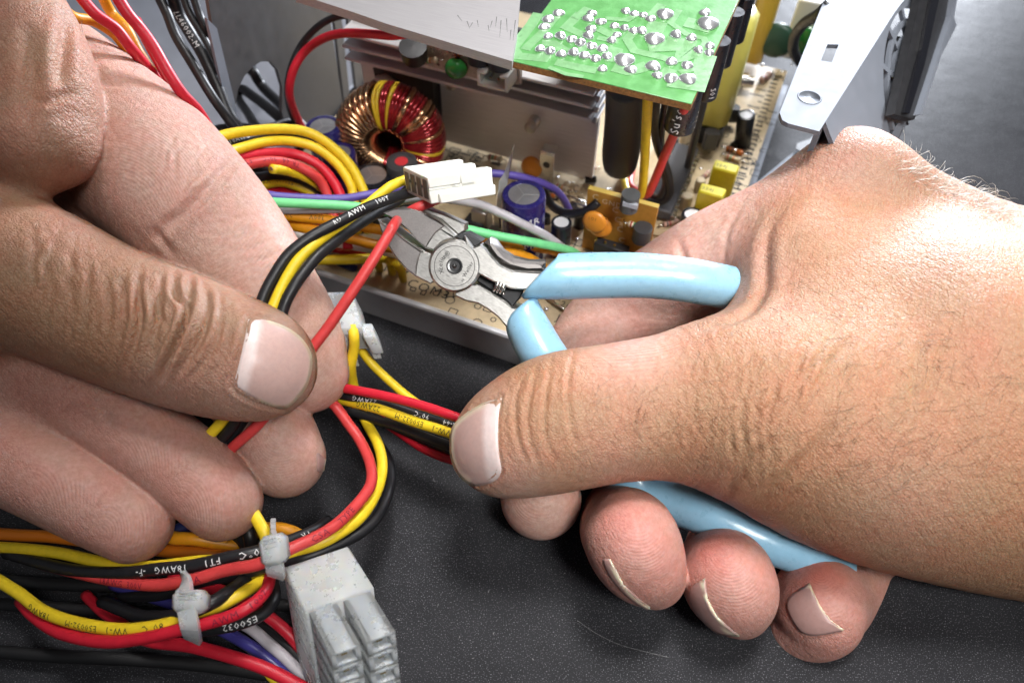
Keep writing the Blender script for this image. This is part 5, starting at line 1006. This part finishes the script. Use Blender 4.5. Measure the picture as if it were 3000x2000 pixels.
wire([(690, 290, 14), (706, 262, 16), (745, 285, 18), (790, 320, 20), (840, 365, 20), (900, 420, 16)], 'black', 'black cable crossing the lower part of the oval opening', 1.6)
wire([(690, 230, 10), (700, 290, 14), (725, 330, 18), (750, 370, 20), (790, 410, 20)], 'black', 'black cable at the left rim of the oval opening', 1.4)
wire([(640, 380, 24), (700, 375, 28), (780, 380, 30), (860, 360, 22), (910, 400, 12)], 'black', 'black cable lying under the yellow arches by the opening', 1.5)
wire([(1310, 60, 66), (1238, 78, 62), (1195, 98, 58), (1145, 105, 56), (1080, 100, 55), (1010, 98, 54), (950, 112, 52), (895, 150, 48), (860, 205, 44), (848, 270, 38), (862, 325, 30), (885, 375, 22), (910, 430, 12)], 'red', 'red wire looping from the upper plate past the side wall', 1.15)
wire([(1120, 20, 60), (1040, 40, 56), (980, 52, 54), (930, 80, 52), (885, 130, 48), (856, 190, 44), (842, 260, 38), (850, 320, 30), (872, 375, 22)], 'black', 'black wire looping just outside the red loop', .95)
# --- right of the heat sink
wire([(1900, 230, 66), (1898, 292, 60), (1893, 380, 48), (1888, 480, 34), (1882, 550, 24), (1868, 580, 18), (1840, 565, 14), (1830, 530, 12), (1835, 500, 9)], 'yellow', 'yellow wire hanging from the green board', 1.2)
wire([(2030, 240, 64), (2008, 310, 58), (1985, 370, 48), (1950, 450, 36), (1915, 535, 24), (1895, 570, 18), (1868, 562, 14), (1845, 540, 12), (1852, 495, 8)], 'redl', 'red wire hanging from the corner of the green board', 1.2)
wire([(1930, 220, 64), (1922, 300, 54), (1918, 380, 42), (1930, 440, 34), (1955, 500, 26), (1963, 560, 18), (1940, 590, 14), (1890, 590, 12), (1860, 560, 9)], 'black', 'black wire hanging beside the red one in front of the chip', 1.1)
wire([(1960, 230, 60), (1945, 330, 48), (1935, 420, 36), (1940, 480, 28), (1950, 540, 20), (1925, 580, 14), (1880, 540, 10)], 'black', 'second black wire hanging beside the red one', 1.0)
wire([(1595, 560, 14), (1615, 600, 18), (1650, 622, 20), (1690, 626, 22), (1728, 612, 25), (1752, 592, 27)], 'black', 'short black wire soldered to the brown upright board', 1.2)
wire([(2430, 10, 60), (2400, 42, 56), (2355, 70, 46), (2328, 110, 36), (2325, 150, 26), (2345, 185, 16), (2375, 200, 8)], 'black', 'thick black cable looping left of the metal flange', 1.6)
# --- mid bottom: leads to the milky plug
wire([(1032, 955, 30), (1037, 985, 29), (1037, 1022, 26), (1028, 1073, 22), (1034, 1124, 16), (1050, 1185, 12), (1075, 1240, 12), (1107, 1300, 14), (1120, 1366, 15), (1102, 1443, 17), (1051, 1519, 20), (969, 1575, 22), (893, 1606, 22), (800, 1640, 20), (740, 1690, 16)], 'yellow', 'yellow lead from the milky plug curving round to the upper cable tie', 1.2)
wire([(1022, 965, 26), (1030, 990, 25), (1050, 1012, 22), (1087, 1063, 18), (1155, 1128, 15), (1213, 1175, 13), (1290, 1225, 10), (1360, 1270, 9)], 'yellow', 'thin yellow lead running from the milky plug to the right thumb', 1.05)
wire([(880, 1115, 12), (945, 1127, 17), (1016, 1138, 23), (1138, 1162, 25), (1240, 1189, 26), (1345, 1225, 27), (1420, 1260, 26)], 'red', 'red wire uppermost between the two hands', 1.05)
wire([(880, 1130, 10), (950, 1145, 15), (1012, 1160, 20), (1138, 1186, 21), (1240, 1217, 21), (1345, 1250, 22), (1420, 1280, 22)], 'black', 'black wire printed 90°C between the hands', 1.05, [('22AWG', (1080, 1175), 1.8, True), ('90°C', (1240, 1216), 1.9, True), ('TR-64', (1335, 1246), 1.8, True)])
wire([(880, 1130, 9), (940, 1150, 13), (1002, 1171, 18), (1104, 1196, 21), (1206, 1232, 22), (1318, 1268, 24), (1400, 1300, 24)], 'yellow', 'yellow wire printed E50032-M between the hands', 1.15, [('22AWG', (1082, 1191), 2.0, True), ('E50032-M', (1200, 1231), 1.9, True), ('VW-1', (1306, 1264), 2.0, True)])
wire([(960, 1180, 12), (1077, 1221, 13), (1172, 1252, 15), (1274, 1291, 17), (1345, 1315, 18), (1400, 1330, 18)], 'black', 'plain black wire below the printed yellow one between the hands', 1.15)
wire([(1020, 1190, 10), (1110, 1228, 11), (1200, 1270, 12), (1290, 1308, 13), (1380, 1335, 14)], 'black', 'thinner black wire, second lowest between the hands', 1.0)
wire([(1020, 1175, 8), (1073, 1204, 9), (1148, 1250, 10), (1240, 1312, 11), (1320, 1345, 12), (1400, 1365, 12)], 'red', 'lowest red wire between the hands', 1.1)
wire([(960, 1170, 22), (985, 1192, 20), (1020, 1240, 18), (1055, 1290, 17), (1085, 1360, 18), (1083, 1425, 20), (1020, 1504, 23), (949, 1560, 25), (842, 1611, 27), (755, 1652, 27), (663, 1669, 25), (561, 1698, 23), (459, 1713, 20), (357, 1703, 17), (255, 1683, 14), (120, 1650, 10)], 'redl', 'brighter red wire with dark lettering passing through the upper cable tie', 1.18, [('CSA', (925, 1572), 2.2, True), ('TYPE', (1005, 1515), 2.0, True), ('YA', (585, 1690), 2.2, True), ('300V', (415, 1710), 2.0, True), ('18AWG', (345, 1701), 2.0, True)])
wire([(1040, 1240, 8), (1100, 1290, 8), (1138, 1350, 9), (1143, 1420, 12), (1112, 1504, 16), (1061, 1557, 18), (969, 1603, 20), (893, 1632, 21), (827, 1647, 20), (714, 1678, 18), (600, 1700, 15), (480, 1740, 10), (350, 1750, 6)], 'black', 'outer black wire of the loop in front of the upper tie', 1.18)
wire([(960, 1525, 14), (918, 1555, 18), (816, 1596, 22), (740, 1618, 24), (663, 1634, 24), (561, 1657, 23), (459, 1667, 21), (357, 1678, 18), (204, 1668, 13), (20, 1620, 8)], 'black', 'black wire printed FT1 18AWG left of the upper tie', 1.25, [('90°C', (735, 1620), 2.2, False), ('FT1', (625, 1643), 2.2, False), ('18AWG', (505, 1664), 2.2, False), ('-F-', (430, 1671), 2.2, False), ('TR', (880, 1570), 2.0, False)])
wire([(780, 1620, 18), (680, 1640, 19), (587, 1643, 19), (459, 1658, 18), (357, 1660, 16), (306, 1650, 15), (179, 1620, 12), (59, 1606, 10), (-40, 1600, 8)], 'yellow', 'yellow wire above the long black one at lower left', 1.2)
wire([(-20, 1690, 10), (59, 1739, 12), (128, 1790, 14), (230, 1825, 16), (357, 1843, 18), (459, 1833, 20), (540, 1812, 21), (640, 1775, 21), (714, 1734, 20), (770, 1695, 17), (800, 1650, 13)], 'yellow', 'yellow wire printed 80°C in the lower loop', 1.18, [('80°C', (452, 1833), 2.2, True), ('VW-1', (365, 1843), 2.2, True), ('E50032-M', (248, 1830), 1.9, True), ('18AWG', (125, 1788), 2.0, True)])
wire([(60, 1760, 8), (102, 1805, 11), (179, 1853, 14), (306, 1879, 17), (434, 1866, 20), (536, 1841, 22), (663, 1808, 23), (735, 1772, 23), (778, 1730, 21), (790, 1690, 17), (788, 1640, 12)], 'red', 'red wire printed AWM in the lower loop', 1.18, [('AWM', (655, 1810), 2.1, False), ('1007', (757, 1758), 1.9, False)])
wire([(500, 1840, 16), (587, 1845, 18), (689, 1829, 19), (765, 1800, 18), (803, 1757, 16), (800, 1708, 13), (780, 1640, 8)], 'black', 'black wire printed E50032 along the lower loop', 1.18, [('E50032', (700, 1824), 2.0, True)])
wire([(300, 1760, 8), (400, 1800, 12), (470, 1808, 17), (530, 1800, 21), (612, 1769, 23), (689, 1720, 20), (735, 1680, 15)], 'black', 'thick black wire held by the lower tie', 1.3)
wire([(380, 1850, 8), (444, 1877, 9), (561, 1892, 10), (689, 1926, 10), (791, 1963, 9), (900, 2020, 7)], 'red', 'red wire slanting down across the lower left corner', 1.25)
wire([(500, 1690, 8), (587, 1718, 9), (663, 1734, 10), (765, 1790, 9), (842, 1851, 7), (900, 1920, 4)], 'red', 'dark red wire slanting behind the lower loop', 1.2)
wire([(250, 1740, 4), (300, 1790, 5), (345, 1820, 6), (420, 1870, 6)], 'red', 'red wire glimpsed under the lower loop at left', 1.1)
wire([(560, 1760, 5), (714, 1827, 6), (791, 1887, 6), (850, 1940, 5), (900, 2000, 3)], 'grey', 'grey wire beside the large milky plug', 1.15)
wire([(560, 1800, 5), (663, 1851, 6), (740, 1897, 6), (816, 1958, 5), (880, 2030, 4)], 'blue', 'dark blue wire beside the grey one', 1.2, m=mat('wire_navy', (.04, .035, .20), .35))
wire([(330, 1710, 6), (418, 1739, 7), (500, 1765, 7), (600, 1800, 5)], 'blue', 'dark blue wire behind the lower cable tie', 1.2, m=mat('wire_navy', (.04, .035, .20), .35))
wire([(690, 1930, 3), (760, 1950, 3), (830, 2010, 2)], 'yellow', 'yellow wire at the bottom edge beside the blue one', 1.1)
wire([(650, 1790, 3), (760, 1840, 4), (850, 1900, 4), (900, 1960, 3)], 'black', 'black wire between the grey and the dark red ones', 1.4)
wire([(-40, 1560, 9), (59, 1567, 9), (153, 1572, 9), (300, 1590, 8), (420, 1600, 8)], 'orange', 'rusty orange wire leaving the frame below the little finger', 1.3, m=mat('wire_rust', (.50, .14, .01), .35))
wire([(460, 1560, 11), (510, 1575, 11), (570, 1578, 11), (640, 1590, 9), (700, 1600, 7)], 'orange', 'orange wire under the ring finger, upper one', 1.4)
wire([(420, 1600, 9), (480, 1612, 9), (560, 1617, 9), (650, 1624, 8), (720, 1632, 6)], 'orange', 'orange wire under the ring finger, lower one', 1.35, m=mat('wire_rust', (.50, .14, .01), .35))
wire([(740, 1560, 8), (790, 1547, 9), (840, 1552, 9), (885, 1575, 7), (910, 1620, 4)], 'orange', 'orange wire arching behind the upper tie', 1.4)
wire([(735, 1490, 20), (757, 1527, 20), (778, 1568, 20), (790, 1610, 18)], 'yellow', 'short yellow wire entering the upper tie from above', 1.25)
wire([(570, 1590, 7), (620, 1597, 7), (690, 1608, 7), (730, 1630, 5)], 'dgreen', 'dark green wire glimpsed above the long black one', 1.2)
wire([(640, 1530, 8), (690, 1560, 9), (720, 1590, 9), (735, 1640, 7)], 'black', 'black wire behind the ring fingertip', 1.5)
wire([(715, 1520, 14), (730, 1560, 14), (735, 1600, 12), (730, 1660, 8)], 'black', 'black wire beside the short yellow one at the upper tie', 1.4)
wire([(480, 1570, 4), (560, 1540, 4), (640, 1560, 4)], 'blue', 'dark blue wire in the gap between ring and little finger', 1.4)
for y0, lab in ((1690, 'uppermost'), (1760, 'middle'), (1900, 'lowest')):
    wire([(-100, y0, 2.5), (150, y0+20, 3.5), (380, y0+30, 3.5), (620, y0+50, 2.5), (880, y0+90, 2)], 'black', lab+' of three black wires lying in the dark lower left corner', 1.3, group='black wires in the dark lower left', m=mat('wire_shaded_black', (.006, .006, .007), .6))  # blacker copy of the wire colour, corner gloom put into it
# --- connectors
def fr(o_px, d, a, b, c):
    """box frame from pixel vectors (dx, dy, ddepth-in-px)"""
    o = D(*o_px, d); k = d/FPX; f = lambda q: k*(q[0]*RT-q[1]*UP+q[2]*FW); return o, f(a), f(b), f(c)
o, a, b, c = fr((1180, 489), 163, (90, 64, -150), (173, -43, 72), (6, 68, 30))
def sub(a0, a1, b0, b1, c0, c1, bev=.2): return box(o+a*a0+b*b0+c*c0, a*(a1-a0), b*(b1-b0), c*(c1-c0), bev)
pg = T('plug_connector', 'white plastic plug with ribbed top, between the hands, above the cutter tips', 'connector', o+a*.5+b*.5+c)
part('plug_body', merge(sub(0, 1, .0, .5, 0, .42), sub(0, 1, .0, 1.0, .5, 1), sub(0, 1, .35, .7, .42, .5, 0), sub(1, 1.07, .12, 1.0, .62, 1.0), sub(0, .04, 0, .5, .42, .5, 0), sub(.96, 1, 0, .4, .42, .5, 0)), whitep, pg, auto=40)
for k, (l0, l1) in enumerate(((.5, .93), (.5, 1.0), (.5, .88), (.5, 1.0))): part('plug_rib', sub(k*.285, .145+k*.285, l0, l1, .0 if k != 1 else .06, .55, .15), whitep, pg, auto=40)
for k in range(4): part('wire_hole', sub(.06+k*.245, .22+k*.245, -.01, .01, .15, .85, 0), mat('hole_dark', (.12, .11, .09), .6), pg)
o, a, b, c = fr((951, 855), 166, (70, -5, 30), (38, 110, -46), (18, 62, 70))
mp_ = T('plug_connector', 'milky translucent plug lying behind the left forefinger with yellow leads', 'connector', o+a*.5+b+c)
part('plug_body', merge(sub(0, 1.05, 0, 1, 0, 1, .25), sub(.1, .25, .9, 1.12, .9, 1.6), sub(.95, 1.08, .75, 1.12, .9, 1.3)), clearp, mp_, auto=40)
part('key_tab', merge(sub(1.0, 1.45, .8, 1.18, .15, .95, .2), sub(1.0, 1.25, .8, 1.1, .9, 1.35, .2)), clearp, mp_, auto=40)
part('lead_opening', sub(.3, .9, .985, 1.01, .25, .9, 0), mat('plug_shadow', (.25, .26, .25), .5), mp_)
o, a, b, c = fr((827, 1660), 139, (179, -47, 60), (103, 83, -128), (14, 420, 155))
bp_ = T('plug_connector', 'large milky plug with two columns of square sockets at the bottom edge', 'connector', o+a*.5+b*.5+c)
part('plug_body', merge(sub(0, 1, 0, 1, 0, 1, .35), *[sub(-.012, 0, .25, .97, .15+k*.075, .165+k*.075, 0) for k in (0, 1, 3, 4, 7, 8)]), clearp, bp_, auto=40)
inm = mat('socket_shade', (.10, .105, .11), .5);  # dark colour of the cores stands in for shade inside the sockets
for i in (0, 1):
    for j in range(8):
        a0 = .05+i*.49; c0 = .02+j*.125; s_ = part('socket_tube', merge(sub(a0, a0+.40, .95, 1.85, c0, c0+.02, .06), sub(a0, a0+.40, .95, 1.85, c0+.09, c0+.108, .06), sub(a0, a0+.07, .95, 1.85, c0, c0+.108, .08), sub(a0+.33, a0+.40, .95, 1.85, c0, c0+.108, .08)), clearp, bp_, auto=40)
        part('socket_shade_core', sub(a0+.07, a0+.33, 1.2, 1.6, c0+.02, c0+.09, 0), inm, bp_, s_); part('contact', sub(a0+.16, a0+.24, 1.5, 1.76, c0+.035, c0+.07, 0), mat('brass_contact', (.45, .34, .15), .3, 1), bp_, s_)
# cable ties
def tie(name, label, px, d, a, b, c, strap):
    global o
    o, a_, b_, c_ = fr(px, d, a, b, c); globals()['a'], globals()['b'], globals()['c'] = a_, b_, c_
    t_ = T(name, label, 'cable tie', o+a_*.5+c_)
    part('tie_head', sub(0, 1, 0, 1, 0, .9, 1.0), clearp, t_, auto=60); part('tie_pawl', merge(sub(.28, .8, .08, .16, -.05, .03, .1), sub(.28, .8, .22, .28, -.04, .03, .1), sub(.28, .8, .36, .42, -.04, .03, .1)), clearp, t_, auto=40)
    p = np.array([D(*q) for q in strap]); cc = catmull(p, 5); tt, _, _ = frames(cc); w_ = np.cross(tt, FW); w_ /= np.linalg.norm(w_, axis=1)[:, None]; n_ = np.cross(w_, tt); v = []; f = []
    for i in range(len(cc)):
        rib = .12*(i % 2); 
        for s1, s2 in ((-1, -1), (1, -1), (1, 1), (-1, 1)): v.append(cc[i]+w_[i]*s1*1.6+n_[i]*s2*(.45+rib))
        if i: k = 4*i; f += [(k-4+j, k-4+(j+1) % 4, k+(j+1) % 4, k+j) for j in range(4)]
    f += [(3, 2, 1, 0), tuple(len(v)-4+j for j in range(4))]
    part('tie_strap', (np.array(v), f), clearp, t_, auto=50)
tie('cable_tie', 'upper of two milky cable ties, round the red and black wires', (748, 1576), 133, (70, -14, 10), (16, 86, -14), (10, 10, 70), [(800, 1540, 150), (798, 1568, 143), (800, 1600, 137), (803, 1642, 134.6), (807, 1672, 134.8), (810, 1686, 136.5)])
tie('cable_tie', 'lower of two milky cable ties, round the lower loop', (497, 1726), 131, (92, 6, 12), (4, 66, -14), (6, 22, 70), [(540, 1688, 140), (540, 1706, 136), (540, 1740, 133.5), (548, 1785, 131.4), (556, 1830, 130.8), (562, 1858, 132.5), (566, 1874, 135)])
